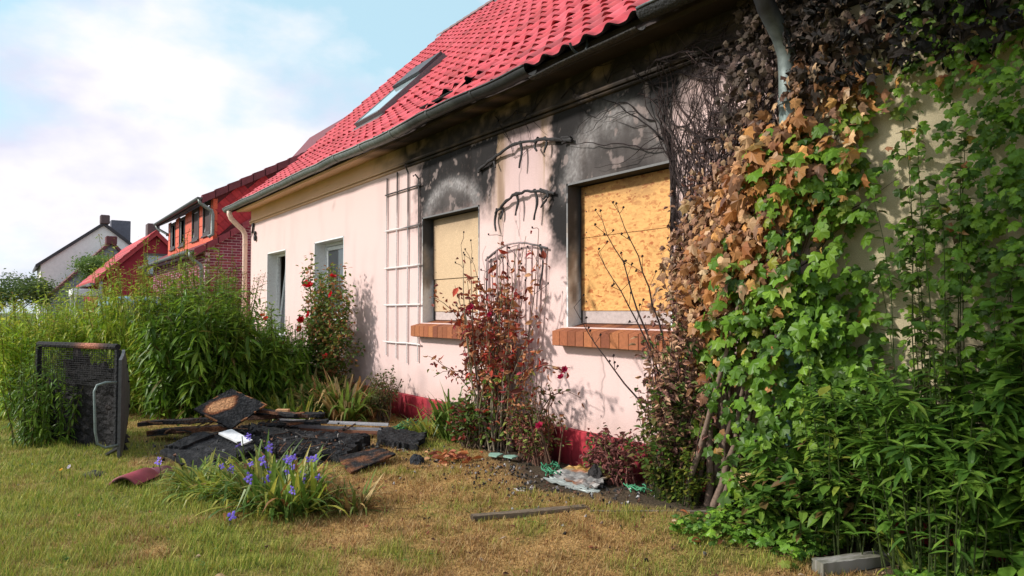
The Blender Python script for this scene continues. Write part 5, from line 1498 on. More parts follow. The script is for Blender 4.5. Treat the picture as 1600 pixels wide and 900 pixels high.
# shrivelled leaf crumbs clinging left of the brown front
m_ = 2600; x = rng.uniform(-4.1, -3.2, m_); z = rng.uniform(.95, 2.9, m_)
k_ = rng.random(m_) < .9 * np.exp(-((ivy_state(x, z) + .55) / .38) ** 2) * (.3 + fbm(x * 4, z * 4, 170, 3)); x, z = x[k_], z[k_]; n = len(x)
mb = MB(); scatter(mb, CURL, np.c_[x, -.03 - .16 * rng.random(n), z], rdir(n, -1, .1), rdir(n), rng.uniform(.03, .065, n), pick(BSH[:5], n) * vary((1, 1, 1), n, .3, .1)); o = mb.build('shrivelled_leaves', m_dead, ivy); o['kind'] = 'stuff'
# black hanging litter under the eave
m_ = 1300; x = rng.uniform(-3.3, -1.2, m_); z = rng.uniform(3.0, 3.88, m_)
k_ = (rng.random(m_) < sstep(-3.3, -2.75, x)) & (np.abs(x + 2.98) > .16); x, z = x[k_], z[k_]; m_ = len(x)
mb = MB(); scatter(mb, IVYDRY + CURL, np.c_[x, -.04 - .32 * rng.random(m_), z], rdir(m_, -1, -.1), rdir(m_) + [0, -.5, .3], rng.uniform(.05, .10, m_), pick(BK1 * .35, m_)); o = mb.build('charred_leaves', m_dead, ivy); o['kind'] = 'stuff'

# ------------------------------------------------------------------ shrubs at the foot of the ivy
def leafy(label, cx, cy, rx, ry, h, nst, nleaf, cols, ls, temps=LANCE, name='leafy_shrub', wallside=True, arch=.12, droop=(-.5, .5), start=.15, hmin=.35):
    t = thing(name, label, 'shrub', (cx, cy, float(gz(cx, cy))))
    st = MB(); paths = []
    for k in range(nst):
        a = rng.uniform(0, 2 * math.pi); r_ = math.sqrt(rng.random())
        bx, by = cx + rx * .6 * r_ * math.cos(a), cy + ry * .6 * r_ * math.sin(a)
        e = np.array([cx + rx * r_ * math.cos(a) * 1.1 + rng.normal(0, .06), cy + ry * r_ * math.sin(a) * 1.1, h * rng.uniform(hmin, 1.0)])
        P = stem_path((bx, by, -.02), e, 6, .015, arch)
        if wallside: P[:, 1] = np.minimum(P[:, 1], -.08)
        paths.append(P); tube(st, P, np.linspace(.0045, .0015, 6), (.05, .07, .02), 4, False)
    st.build('stems', m_bark, t)
    P, T = along(paths, [rng.uniform(start, 1.0, nleaf) for _ in paths]); n = len(P)
    a = rng.uniform(0, 2 * math.pi, n); el = rng.uniform(*droop, n)
    A = np.c_[np.cos(a) * np.cos(el), np.sin(a) * np.cos(el) - .15, np.sin(el)]; Nn = np.c_[-np.cos(a) * np.sin(el), -np.sin(a) * np.sin(el), np.cos(el)] + rng.normal(0, .2, (n, 3))
    P[:, 2] = np.maximum(P[:, 2], .03)
    mb = MB(); scatter(mb, temps, P, A, Nn, ls * rng.uniform(.6, 1.2, n), pick(cols, n) * vary((1, 1, 1), n, .25, .07)); mb.build('leaves', m_leaf, t)
    return t
LF = np.array([(.10, .21, .028), (.14, .27, .035), (.07, .155, .024), (.19, .32, .045)])
WIDE = [T_simple(.16, d_, .04, .45) for d_ in (.05, .15, .3)]
leafy('bushy shrub of pointed green leaves round the foot of the zinc downpipe', -2.66, -.48, .40, .26, .72, 46, 26, np.concatenate([LF, LF, [(.26, .33, .05), (.20, .13, .05)]]), .115, WIDE + OVAL)
leafy('tall green shrub with long pointed leaves beside the zinc downpipe', -2.35, -.42, .34, .24, 1.25, 26, 34, np.concatenate([LF, LF, [(.28, .35, .05)]]), .12, WIDE + OVAL[:1], hmin=.5)
leafy('dense dark green shrub with long arching leaves at the end of the ivy', -1.85, -.50, .40, .30, 1.15, 40, 34, LF * .85, .14, LANCE + WIDE, arch=.35, hmin=.4)
leafy('big leaved green shrub against the cream wall', -1.45, -.32, .40, .2, 1.7, 30, 30, LF * .9, .15, OVAL, hmin=.4)
leafy('yellow green bramble with small leaves before the ivy trunks', -3.66, -.42, .26, .14, .46, 32, 30, np.array([(.20, .24, .03), (.15, .22, .03), (.10, .17, .025), (.26, .26, .04)]), .05, OVAL, 'bramble')
leafy('green bramble with broad leaves hanging left over the red base', -3.85, -.40, .28, .16, .95, 30, 24, np.array([(.07, .13, .022), (.10, .17, .03), (.14, .19, .03), (.16, .14, .04)]), .075, OVAL, 'bramble')
leafy('light green climbing shoots with small leaves on the cream wall', -1.85, -.25, .55, .12, 2.9, 22, 44, np.array([(.10, .17, .03), (.14, .21, .04), (.07, .12, .03), (.16, .12, .07)]), .07, SMALL + OVAL, 'climbing_shrub', hmin=.3, arch=.35)
strap_clump('grass_tuft', 'arching tuft of broad grass in the shrubs by the kerb stone', -1.95, -.45, .08, .06, 30, .34, STY[[0, 2, 3]], (.3, 1.2))
# ground ivy
gi = thing('ground_ivy', 'low carpet of small green ivy leaves behind the kerb stone', 'ivy', (-2.3, -.55, .04))
m_ = 2400; x = rng.uniform(-3.3, -1.2, m_); y = rng.uniform(-1.0, -.1, m_)
k_ = (rng.random(m_) < sstep(-.95, -.62, y - .35 * (x + 2.6) * (x < -2.6) + (fbm(x * 4, y * 4, 180, 3) - .5) * .5 + .1 * (x > -2.0))) & ~((np.abs(x + 2.2) < .22) & (y < -.22)); x, y = x[k_], y[k_]; n = len(x)
mb = MB(); scatter(mb, IVY, np.c_[x, y, gz(x, y) + rng.uniform(.015, .11, n)], rdir(n, -.4, .15), rdir(n, .6, 1) + [0, -.25, .3], rng.uniform(.03, .075, n), pick(np.concatenate([LF, GR1, [(.2, .24, .04)]]), n) * vary((1, 1, 1), n, .25, .06)); mb.build('leaves', m_leaf, gi)

# ------------------------------------------------------------------ charred heap
def char_col(seed, warm=.0):
    def f(u, v):
        n = fbm(u * 5 + seed, v * 5, seed, 4); n2 = fbm(u * 16, v * 16 + seed, seed + 5, 3)
        c = lerp(np.array([.009, .0095, .011]) * np.ones(u.shape + (1,)), np.array([.034, .034, .036]), sstep(.45, .75, n2))
        if warm: c = lerp(c, np.array([.22, .085, .035]), sstep(.62 - warm * .3, .78, n) * .8)
        return c
    return f
def slab_thing(name, label, cat, quad, th, colf, seed=0, amp=.008, edge=.015, res=16, mat=None, group=None):
    q = np.array(quad, float); low = q[:, 2].min() - th
    mb = MB(); rough_slab(mb, q, th, colf, res, amp, seed, edge)
    V = np.concatenate(mb.v); c0 = q.mean(0); c0[2] = V[:, 2].min()
    o = mb.build(name, mat or m_char, None)
    return tag(o, label, cat, group)
def tilt_col(u, v):
    c = char_col(3)(u, v)
    n = fbm(u * 4, v * 4, 33, 4) - .5; d_ = np.hypot((u - .42) / .40, (v - .30) / .20) + n * .9
    c = lerp(c, np.array([.20, .06, .02]), sstep(1.15, .95, d_)); c = lerp(c, np.array([.50, .25, .12]), sstep(.98, .78, d_))
    e = np.minimum(np.minimum(u, 1 - u), np.minimum(v, 1 - v)); return lerp(c, np.array([.40, .17, .07]), (sstep(.035, .0, e) * (vnoise(u * 9, v * 9, 5) > .62)))
slab_thing('burnt_debris', 'tilted charred panel with a bare orange wood patch topping the burnt heap', 'panel', [(-8.72, -2.89, .40), (-8.79, -2.46, .60), (-8.49, -2.13, .42), (-8.39, -2.56, .19)], .03, tilt_col, 3, .003, .006, 26)
slab_thing('burnt_debris', 'flat charred door like panel lying in front of the heap', 'panel', [(-7.80, -3.38, .13), (-8.24, -2.88, .21), (-7.49, -2.50, .13), (-6.96, -3.12, .03)], .035, char_col(5), 5, .004, .008, 24)
ridge = MB(); rough_slab(ridge, [(-7.86, -3.30, .165), (-8.16, -2.96, .225), (-7.98, -2.84, .215), (-7.72, -3.20, .155)], .03, char_col(6), 10, .012, 6, .02)
tag(ridge.build('charred_plank', m_char), 'short charred plank resting on the door like panel', 'plank')
slab_thing('white_board', 'clean white strip of board sticking out of the burnt heap', 'board', [(-7.90, -2.80, .235), (-7.95, -2.66, .255), (-7.61, -2.53, .175), (-7.53, -2.65, .155)], .02, lambda u, v: np.ones(u.shape + (3,)) * .78, 8, .001, .004, 8, m_paint)
slab_thing('burnt_mattress', 'burnt mattress slab with crusted black surface on the lawn', 'mattress', [(-7.46, -2.55, .11), (-7.98, -1.90, .16), (-7.45, -1.30, .14), (-6.68, -1.90, .10)], .11, char_col(9), 9, .022, .05, 34)
slab_thing('charred_board', 'charred board with orange burnt edge beside the burnt mattress', 'board', [(-6.63, -1.98, .10), (-6.76, -1.50, .12), (-6.50, -1.42, .085), (-6.22, -2.02, .03)], .022, char_col(11, .5), 11, .004, .008, 14)
slab_thing('charred_board', 'scaly charred board between the mattress and the green hose', 'board', [(-7.30, -1.25, .08), (-7.9, -.95, .12), (-7.35, -.62, .10), (-6.85, -1.0, .06)], .06, char_col(12), 12, .02, .04, 16)
# planks under the tilted panel
pk = [((-9.9, -3.25, .14), (-8.35, -1.75, .30), .16, .045, .75), ((-9.4, -3.20, .10), (-8.6, -2.50, .20), .20, .05, .9), ((-9.2, -2.6, .28), (-8.2, -1.55, .30), .15, .04, .2), ((-9.0, -2.9, .05), (-7.9, -1.75, .12), .22, .05, .1), ((-8.5, -2.2, .20), (-8.05, -1.55, .24), .12, .03, .1), ((-8.9, -2.3, .36), (-8.1, -1.9, .33), .10, .03, .35), ((-8.2, -2.45, .10), (-7.3, -1.75, .16), .10, .04, .0)]
lab = ['long charred plank with brown unburnt side under the tilted panel', 'red brown scorched plank at the far edge of the heap', 'black plank crossing behind the tilted panel', 'wide black plank at the bottom of the heap', 'short black plank end behind the white strip', 'thin plank with pale wood end below the tilted panel', 'narrow black plank leaning toward the burnt mattress']
for k, (a_, b_, w_, th, warm) in enumerate(pk):
    a_, b_ = np.array(a_), np.array(b_); d_ = nrm(b_ - a_); sd_ = nrm(np.cross(d_, (0, 0, 1))) * w_ / 2
    slab_thing('charred_plank', lab[k], 'plank', [a_ - sd_, b_ - sd_, b_ + sd_, a_ + sd_], th, char_col(20 + k, warm), 20 + k, .012, .015, 14)
mb = MB(); bevbox(mb, -.075, .075, -.035, .035, 0, .03, (.52, .28, .14), .003)
o = mb.build('wood_offcut', m_wood, None, mtx=Matrix.Translation((-8.36, -1.98, .335)) @ Matrix.Rotation(.9, 4, 'Z')); tag(o, 'small pale wood offcut beside the tilted panel', 'wood')
# rubble mound below, one mass of cinders
rub = MB(); n = 1500; a = rng.uniform(0, 2 * math.pi, n); r_ = np.sqrt(rng.random(n))
px = -8.35 + 1.15 * r_ * np.cos(a + .7) ; py = -2.25 + .95 * r_ * np.sin(a)
k_ = rng.integers(0, 400, n)
TET = (np.array([(1, 0, -.4), (-.6, .8, -.4), (-.5, -.9, -.3), (.1, .1, .8), (.6, .7, .3)]), np.array([(0, 4, 3), (4, 1, 3), (1, 2, 3), (2, 0, 3), (0, 1, 4), (0, 2, 1)]))
scatter(rub, [TET], np.c_[px, py, gz(px, py) + (.20 * (1 - r_ ** 1.5)) * rng.uniform(.2, 1, n)], rdir(n), rdir(n), rng.uniform(.015, .06, n), vary((.02, .02, .021), n, .6, .05))
m_ = 420; qx = rng.uniform(-8.3, -6.7, m_); qy = -2.35 + (qx + 7.5) * .15 + rng.normal(0, .42, m_)
scatter(rub, [TET], np.c_[qx, qy, gz(qx, qy) + rng.uniform(.0, .17, m_)], rdir(m_), rdir(m_), rng.uniform(.008, .035, m_), pick(np.array([(.012, .012, .013), (.03, .03, .03), (.05, .048, .045), (.16, .08, .05), (.25, .24, .23), (.012, .012, .012)]), m_))
for k in range(90):
    p = np.array([rng.uniform(-9.2, -6.8), 0, 0]); p[1] = -2.3 + (p[0] + 8) * .25 + rng.normal(0, .38); p[2] = rng.uniform(.04, .24); e2 = p + rng.normal(0, .16, 3) * [1, 1, .25]
    tube(rub, [p, (p + e2) / 2 + rng.normal(0, .01, 3), e2], rng.uniform(.004, .012), pick(np.array([(.012, .012, .012), (.03, .025, .022), (.18, .09, .05), (.10, .05, .03)]), 1)[0], 4)
mh = MB(); gx_, gy_ = np.meshgrid(np.linspace(-9.6, -7.1, 60), np.linspace(-3.3, -1.2, 50), indexing='ij')
hh = .19 * np.clip(1 - np.hypot((gx_ + 8.4) / 1.15, (gy_ + 2.25) / .95) ** 1.6, 0, 1) * (.6 + .8 * fbm(gx_ * 5, gy_ * 5, 190, 4)) - .03
I, J = np.meshgrid(np.arange(59), np.arange(49), indexing='ij'); q = (I * 50 + J).ravel()
rub.add(np.stack([gx_, gy_, gz(gx_, gy_) + hh], -1).reshape(-1, 3), np.c_[q, q + 50, q + 51, q + 1], np.array([.018, .018, .018]))
o = rub.build('cinder_heap', m_char); o['kind'] = 'stuff'; o['label'] = 'heap of black cinders under the charred boards'; o['category'] = 'cinders'
# long pale profiles
for k, (dx, dz, c, lb) in enumerate(((0, .0, (.50, .49, .50), 'long pale grey plastic profile lying behind the burnt mattress'), (.07, -.05, (.30, .29, .31), 'long darker grey profile beside the pale one'), (.14, -.08, (.24, .10, .06), 'long thin reddish wooden strip before the grey profiles'))):
    a_ = np.array([-8.72 + dx, -1.92 - dx * .4, .17 + dz]); b_ = np.array([-7.86 + dx, -.86 - dx * .4, .13 + dz]); d_ = nrm(b_ - a_); sd_ = nrm(np.cross(d_, (0, 0, 1))) * .028
    mb = MB(); up = np.array([0, 0, .022])
    hexa(mb, np.array([a_ - sd_, b_ - sd_, b_ + sd_, a_ + sd_]), np.array([a_ - sd_ + up, b_ - sd_ + up, b_ + sd_ + up, a_ + sd_ + up]), c)
    hexa(mb, np.array([a_ - sd_ * .3 + up, b_ - sd_ * .3 + up, b_ + sd_ * .3 + up, a_ + sd_ * .3 + up]), np.array([a_ - sd_ * .3 + up * 1.5, b_ - sd_ * .3 + up * 1.5, b_ + sd_ * .3 + up * 1.5, a_ + sd_ * .3 + up * 1.5]), np.array(c) * .8)
    o = mb.build('profile_strip', m_plastic if k < 2 else m_wood); tag(o, lb, 'strip')
# green hoses / strapping
def hose(label, cx, cy, w, n, c, z=.03, ang=0):
    mb = MB(); 
    for k in range(n):
        t = np.linspace(0, 1, 14); off = rng.normal(0, .05)
        L_ = np.c_[(t - .5) * w, off + .06 * np.sin(t * rng.uniform(2, 5) + k), z + .02 * np.abs(np.sin(t * 7 + k)) + k * .004]
        Q = np.c_[cx + L_[:, 0] * math.cos(ang) - L_[:, 1] * math.sin(ang), cy + L_[:, 0] * math.sin(ang) + L_[:, 1] * math.cos(ang), L_[:, 2]]
        tube(mb, Q, .0065, np.array(c) * rng.uniform(.6, 1.2), 5)
    tag(mb.build('garden_hose', m_plastic, None, True), label, 'hose')
hose('tangle of green garden hose by the red base near the grid trellis', -8.15, -.48, .75, 14, (.05, .27, .11), ang=-.7)
hose('green garden hose pieces lying in the ash below the large window', -5.15, -.50, .45, 9, (.05, .25, .13), ang=-.6)
hose('short green hose end beside the ivy and the withered plant', -4.12, -.42, .2, 6, (.05, .25, .12), .06, ang=-.4)
# red pan tile lying on the lawn
tl = MB(); k = 15; u = np.linspace(0, 1, k); h_ = .075 * np.sin(math.pi * u) ** .9; xx = (u - .5) * .26
V = np.concatenate([np.c_[xx, np.zeros(k), h_ + .012], np.c_[xx, np.full(k, .36), h_ * .9 + .012], np.c_[xx * .9, np.zeros(k), h_ * .84 - .002], np.c_[xx * .9, np.full(k, .36), h_ * .75 - .002]])
F = [(i, i + 1, k + i + 1, k + i) for i in range(k - 1)] + [(2 * k + i + 1, 2 * k + i, 3 * k + i, 3 * k + i + 1) for i in range(k - 1)] + [(i + 1, i, 2 * k + i, 2 * k + i + 1) for i in range(k - 1)] + [(k + i, k + i + 1, 3 * k + i + 1, 3 * k + i) for i in range(k - 1)]
tl.add(V, F, np.concatenate([np.repeat([[.27, .04, .055]], 2 * k, 0), np.repeat([[.05, .03, .03]], 2 * k, 0)]))
o = tl.build('roof_tile', m_tile, None, True, mtx=Matrix.Translation((-6.90, -3.80, .02)) @ Matrix.Rotation(R(52), 4, 'Z')); tag(o, 'fallen red roof tile lying on the lawn', 'tile')
tl2 = MB(); tl2.add(V * [.8, .5, .7], F, np.repeat([[.16, .04, .06]], 4 * k, 0)); o = tl2.build('roof_tile', m_tile, None, True, mtx=Matrix.Translation((-7.25, -3.55, .015)) @ Matrix.Rotation(R(20), 4, 'Z')); tag(o, 'broken dark red tile piece behind the fallen roof tile', 'tile')
# edging timbers
def timber(label, a_, b_, w_, h_, c, seed):
    a_, b_ = np.array(a_, float), np.array(b_, float); d_ = nrm(b_ - a_); sd_ = nrm(np.cross(d_, (0, 0, 1))) * w_ / 2
    mb = MB(); rough_slab(mb, [a_ - sd_ + [0, 0, h_], b_ - sd_ + [0, 0, h_], b_ + sd_ + [0, 0, h_], a_ + sd_ + [0, 0, h_]], h_ + .03, lambda u, v: lerp(np.array(c), np.array(c) * .5, fbm(u * 3, v * 14, seed, 4)), 22, .004, seed, .008)
    tag(mb.build('edging_timber', m_wood), label, 'timber')
timber('weathered grey timber lying on the dry lawn', (-4.36, -1.86, .0), (-4.08, -1.02, .0), .07, .045, (.22, .165, .115), 41)
timber('long thin grey edging board sunk in grass by the ivy', (-3.98, -1.06, .0), (-3.40, -.38, .02), .03, .035, (.26, .22, .17), 42)
mb = MB(); rough_slab(mb, [(-2.36, -.80, .09), (-2.20, -.32, .09), (-2.11, -.35, .09), (-2.27, -.83, .09)], .12, lambda u, v: lerp(np.array([.30, .285, .26]), np.array([.17, .165, .13]), sstep(.3, .7, fbm(u * 5, v * 3, 44, 3))), 26, .003, 44, .002)
tag(mb.build('kerb_stone', m_render), 'grey concrete kerb stone at the edge of the ground ivy', 'kerb')
# melted black lump, dead leaf pile, glass shards, bent sheet, ash
def lump(name, label, cat, cx, cy, rx, ry, h, c, seed, mat=m_char):
    mb = MB(); A_, B_ = np.meshgrid(np.linspace(0, 2 * math.pi, 26), np.linspace(0, math.pi / 2, 10), indexing='ij')
    r_ = 1 + .7 * (fbm(np.cos(A_) * 2 + seed, np.sin(A_) * 2 + B_ * 2, seed, 3) - .5)
    V = np.stack([cx + rx * r_ * np.cos(A_) * np.sin(B_ + .001), cy + ry * r_ * np.sin(A_) * np.sin(B_), -.01 + h * np.cos(B_) * (.5 + r_ * .6)], -1)
    I, J = np.meshgrid(np.arange(25), np.arange(9), indexing='ij'); q = (I * 10 + J).ravel()
    mb.add(V.reshape(-1, 3), np.c_[q, q + 1, q + 11, q + 10], c); return tag(mb.build(name, mat, None), label, cat)
lump('melted_lump', 'small black melted lump on the dry lawn beside the orange dead leaves', 'debris', -6.32, -1.28, .11, .07, .09, (.02, .022, .026), 51)
lump('melted_lump', 'black charred log end in the withered plant at the red base', 'debris', -4.62, -.42, .10, .06, .16, (.025, .022, .022), 52)
lump('ash_pile', 'small pale ash patch on the lawn below the bent sheet', 'ash', -4.85, -1.08, .10, .06, .025, (.42, .38, .36), 53, m_render)
lump('ash_pile', 'pale plaster crumbs beside the charred board and the hose', 'ash', -7.15, -1.02, .16, .10, .05, (.40, .38, .37), 54, m_render)
lump('melted_lump', 'low black scrap lying in the grass beside the charred frame', 'debris', -7.55, -3.95, .16, .10, .05, (.03, .03, .035), 55)
dl = thing('dead_leaf_pile', 'orange dead leaves heaped on the lawn beside the scorched rose', 'leaves', (-6.2, -.95, .01))
n = 46; P = np.c_[rng.normal(-6.2, .13, n), rng.normal(-.98, .12, n), np.zeros(n)]; P[:, 2] = gz(P[:, 0], P[:, 1]) + rng.uniform(.01, .07, n)
om = [leaf_mesh(t_, c) for t_, c in zip(CURL + OVAL, ((.52, .20, .075), (.40, .11, .05), (.58, .30, .15), (.30, .07, .05), (.45, .16, .06), (.55, .25, .10), (.25, .08, .05), (.5, .2, .1), (.56, .18, .06), (.35, .12, .07), (.6, .32, .16)))]
leaf_parts('leaf', om, m_dead, dl, P, rdir(n, -.3, .4), rdir(n, .2, 1), rng.uniform(.06, .13, n))
for k, (x, y, s_) in enumerate(((-6.05, -.52, .13), (-5.86, -.45, .12))):
    mb = MB(); a = np.sort(rng.uniform(0, 2 * math.pi, 8)); r_ = s_ * rng.uniform(.6, 1, 8); Pp = np.c_[x + r_ * np.cos(a), y + .7 * r_ * np.sin(a), np.full(8, .05)]
    mb.add(np.concatenate([Pp, Pp - [0, 0, .012]]), [(0, i, i + 1) for i in range(1, 7)] + [(8, 9 + i, 8 + i) for i in range(1, 7)] + [(i, 8 + i, 8 + (i + 1) % 8) for i in range(8)] + [(i, 8 + (i + 1) % 8, (i + 1) % 8) for i in range(8)], (.26, .42, .34))
    tag(mb.build('glass_shard', m_plastic), ('larger' if k == 0 else 'smaller') + ' pale green shard in the ash under the scorched rose', 'shard', 'pale green shards in the ash')
def sheet_c(u, v): return lerp(lerp(np.array([.20, .19, .18]), np.array([.34, .20, .05]), sstep(.45, .7, u + .3 * (fbm(u * 4, v * 4, 57, 3) - .5))), np.array([.36, .14, .06]), sstep(.6, .8, fbm(u * 5, v * 5, 58, 3)))
slab_thing('bent_sheet', 'bent grey and ochre sheet lying in the ash below the large window', 'sheet', [(-5.02, -.62, .05), (-5.0, -.30, .10), (-4.55, -.26, .12), (-4.42, -.60, .05)], .012, sheet_c, 57, .03, .03, 16, m_metal)
slab_thing('bent_sheet', 'pale grey torn sheet edge under the ochre sheet', 'sheet', [(-4.98, -.72, .03), (-5.0, -.55, .035), (-4.40, -.58, .03), (-4.36, -.70, .02)], .008, lambda u, v: np.ones(u.shape + (3,)) * np.array([.34, .38, .36]), 59, .012, .03, 12, m_metal)
# loose rubbish in the bed
n = 420; x = rng.uniform(-7.2, -3.9, n); y = rng.uniform(-1.0, -.1, n); k_ = bedness(x, y) > .5; x, y = x[k_], y[k_]; n = len(x)
mb = MB(); scatter(mb, [TET], np.c_[x, y, gz(x, y) + .005], rdir(n), rdir(n), rng.uniform(.006, .026, n), pick(np.array([(.03, .03, .03), (.06, .05, .045), (.45, .43, .42), (.12, .07, .05), (.25, .2, .17), (.03, .03, .03)]), n))
m_ = 900; ax = rng.choice([0, 1], m_); x = np.where(ax == 0, rng.normal(-8.0, 1.1, m_), rng.normal(-5.4, .9, m_)); y = np.where(ax == 0, rng.normal(-2.2, .75, m_), rng.normal(-.95, .35, m_)); k_ = y < -.1; x, y = x[k_], y[k_]; m_ = len(x)
scatter(mb, [TET], np.c_[x, y, gz(x, y) + .012], rdir(m_), rdir(m_), rng.uniform(.005, .020, m_), pick(np.array([(.015, .015, .015), (.03, .028, .026), (.015, .015, .015), (.30, .28, .27), (.12, .06, .04)]), m_)); o = mb.build('rubble', m_char); o['kind'] = 'stuff'; o['label'] = 'crumbs of ash and rubble along the red base'; o['category'] = 'rubble'

# ------------------------------------------------------------------ charred frame at the plot edge
gt = thing('garden_gate', 'charred metal framed garden gate with mesh and bent tube handle on the lawn', 'gate', (-8.9, -3.9, 0))
BK = np.array([.016, .016, .017]); A0 = np.array([-8.72, -3.66, 0]); B0 = np.array([-10.0, -4.34, 0])
mb = MB(); tube(mb, [A0 + [0, 0, -.02], A0 + [0, 0, 1.10]], .03, BK * 1.5, 6); mb.build('post', m_char, gt)
Mi = A0 * .42 + B0 * .58
mb = MB(); tube(mb, [B0 + [0, 0, -.02], B0 + [0, 0, 1.10]], .032, BK, 6); mb.build('post', m_char, gt)
def rail_c(t): return lerp(BK * np.ones((len(t), 1)), np.array([.42, .16, .10]), np.exp(-((t - .32) / .12) ** 2) * .95)
t = np.linspace(0, 1, 24); mb = MB(); tube(mb, A0 + (B0 - A0) * t[:, None] + [0, 0, 1.13], .034, rail_c(t), 8); mb.build('top_rail', m_char, gt)
# mesh infill: wires
mw = MB()
for k in range(34):
    p = A0 + (B0 - A0) * (k + .5) / 34; tube(mw, [p + [0, 0, .70], p + [0, 0, 1.10]], .0028, BK * 1.4, 3, False)
for k in range(18):
    z = .70 + k * .024; tube(mw, [A0 + [0, 0, z], B0 + [0, 0, z]], .0028, BK * 1.4, 3, False)
o = mw.build('wire_mesh', m_char, gt); o['kind'] = 'stuff'
nrm_ = nrm(np.cross(B0 - A0, (0, 0, 1))); off = -nrm_ * .10 if nrm_[0] > 0 else nrm_ * .10
mb = MB(); A1, B1 = A0 + off + (B0 - A0) * .04, B0 + off
rough_slab(mb, [A1 + [0, 0, .02], A1 + [0, 0, .94], B1 + [0, 0, .70], B1 + [0, 0, .02]], .03, lambda u, v: lerp(np.array([.006, .006, .007]), np.array([.02, .018, .018]), fbm(u * 7, v * 7, 75, 4)), 26, .03, 75, .10)
mb.build('charred_board', m_char, gt)
mb = MB(); rough_slab(mb, [A1 + off * .8 + [0, 0, .02], A1 + off * .8 + (B0 - A0) * .1 + [0, 0, .70], B1 + off * .8 - (B0 - A0) * .3 + [0, 0, 1.02], B1 + off * .8 + [0, 0, .02]], .04, lambda u, v: lerp(np.array([.006, .006, .007]), np.array([.03, .02, .016]), fbm(u * 7, v * 7, 78, 4)), 22, .05, 78, .14)
mb.build('charred_board', m_char, gt)
# bent sheet leaf standing edge on, with handle
pts = [(-8.36, -3.66), (-8.50, -3.625), (-8.70, -3.595), (-8.90, -3.57)]
zt = [1.02, 1.06, 1.08, 1.10]; mb = MB(); rows = 9
V = []
for j in range(rows):
    f = j / (rows - 1)
    for i, (x, y) in enumerate(pts):
        bul = .055 * math.sin(math.pi * f) * (i / 3)
        V.append((x + bul * .3, y + bul, -.01 + f * zt[i]))
V = np.array(V); V2 = V + [-.015, -.028, 0]; nn = len(V)
F = [(j * 4 + i, j * 4 + i + 1, (j + 1) * 4 + i + 1, (j + 1) * 4 + i) for j in range(rows - 1) for i in range(3)]
E_ = [(j * 4, (j + 1) * 4, (j + 1) * 4 + nn, j * 4 + nn) for j in range(rows - 1)] + [((j + 1) * 4 + 3, j * 4 + 3, j * 4 + 3 + nn, (j + 1) * 4 + 3 + nn) for j in range(rows - 1)] + [((rows - 1) * 4 + i, (rows - 1) * 4 + i + 1, (rows - 1) * 4 + i + 1 + nn, (rows - 1) * 4 + i + nn) for i in range(3)]
mb.add(np.concatenate([V, V2]), F + [(a + nn, d_ + nn, c_ + nn, b_ + nn) for a, b_, c_, d_ in F] + E_, np.array([.085, .085, .09])); mb.build('gate_leaf', m_metal, gt)
mb = MB(); tube(mb, [(-8.38, -3.70, .78), (-8.36, -3.80, .785), (-8.35, -3.88, .76), (-8.34, -3.905, .70), (-8.33, -3.89, .30), (-8.33, -3.87, .17), (-8.34, -3.80, .12), (-8.37, -3.68, .13)], .0135, (.16, .20, .19), 8); mb.build('handle', m_metal, gt, True)
mb = MB(); tube(mb, [(-8.38, -3.67, .10), (-8.62, -3.76, .0)], .02, BK * 2, 5); mb.build('foot', m_metal, gt)

# ------------------------------------------------------------------ spiderwort with violet flowers
sw = strap_clump('spiderwort_clump', 'spiderwort clump with violet flowers and arching leaves on the lawn', -5.75, -2.85, .55, .26, 560, .46, np.concatenate([STY, ST1[:4], [(.30, .14, .05)]]), (.25, 1.3))
strap_clump('x', 'x', 'x' if False else -6.5, -3.2, .45, .18, 280, .36, np.concatenate([STY, STY]), (.1, 1.0), par=sw)
strap_clump('x', 'x', -5.25, -2.42, .16, .12, 110, .30, STB, (.2, 1.3), par=sw, mat=m_dead)
VIO = [flower_mesh('wort', (.20, .13, .62), s=30 + i) for i in range(3)]
fl = [(-6.2, -3.2, .25), (-5.35, -2.95, .10)]
P = np.c_[rng.normal(-5.75, .33, 20), rng.normal(-2.88, .17, 20), rng.uniform(.14, .42, 20)]
P = np.concatenate([P, [(-5.15, -3.35, .12), (-7.0, -3.52, .17), (-5.6, -3.0, .36), (-5.45, -2.7, .38)]])
blooms(VIO, m_petal, sw, P, .036, (.5, -.3, .6))
for p in P:
    st = MB(); tube(st, stem_path((p[0] - .05, p[1] + .03, 0), p, 4, .008), .004, (.12, .17, .04), 4, False); st.build('flower_stalk', m_leaf, sw)
# tiny garden daisies by the frame
for k, (x, y, c, lb) in enumerate(((-7.55, -4.15, (.75, .70, .75), 'white daisy standing in the grass by the charred frame'), (-7.45, -4.22, (.85, .45, .05), 'orange daisy standing in the grass by the charred frame'))):
    d_ = thing('daisy', lb, 'flower', (x, y, float(gz(x, y))))
    mb = MB(); tube(mb, [(x, y, 0), (x + .01, y, .10)], .003, (.1, .16, .03), 4); mb.build('stalk', m_leaf, d_)
    blooms([flower_mesh('rose', c, s=60 + k)], m_petal, d_, [(x + .01, y, .11)], .024)

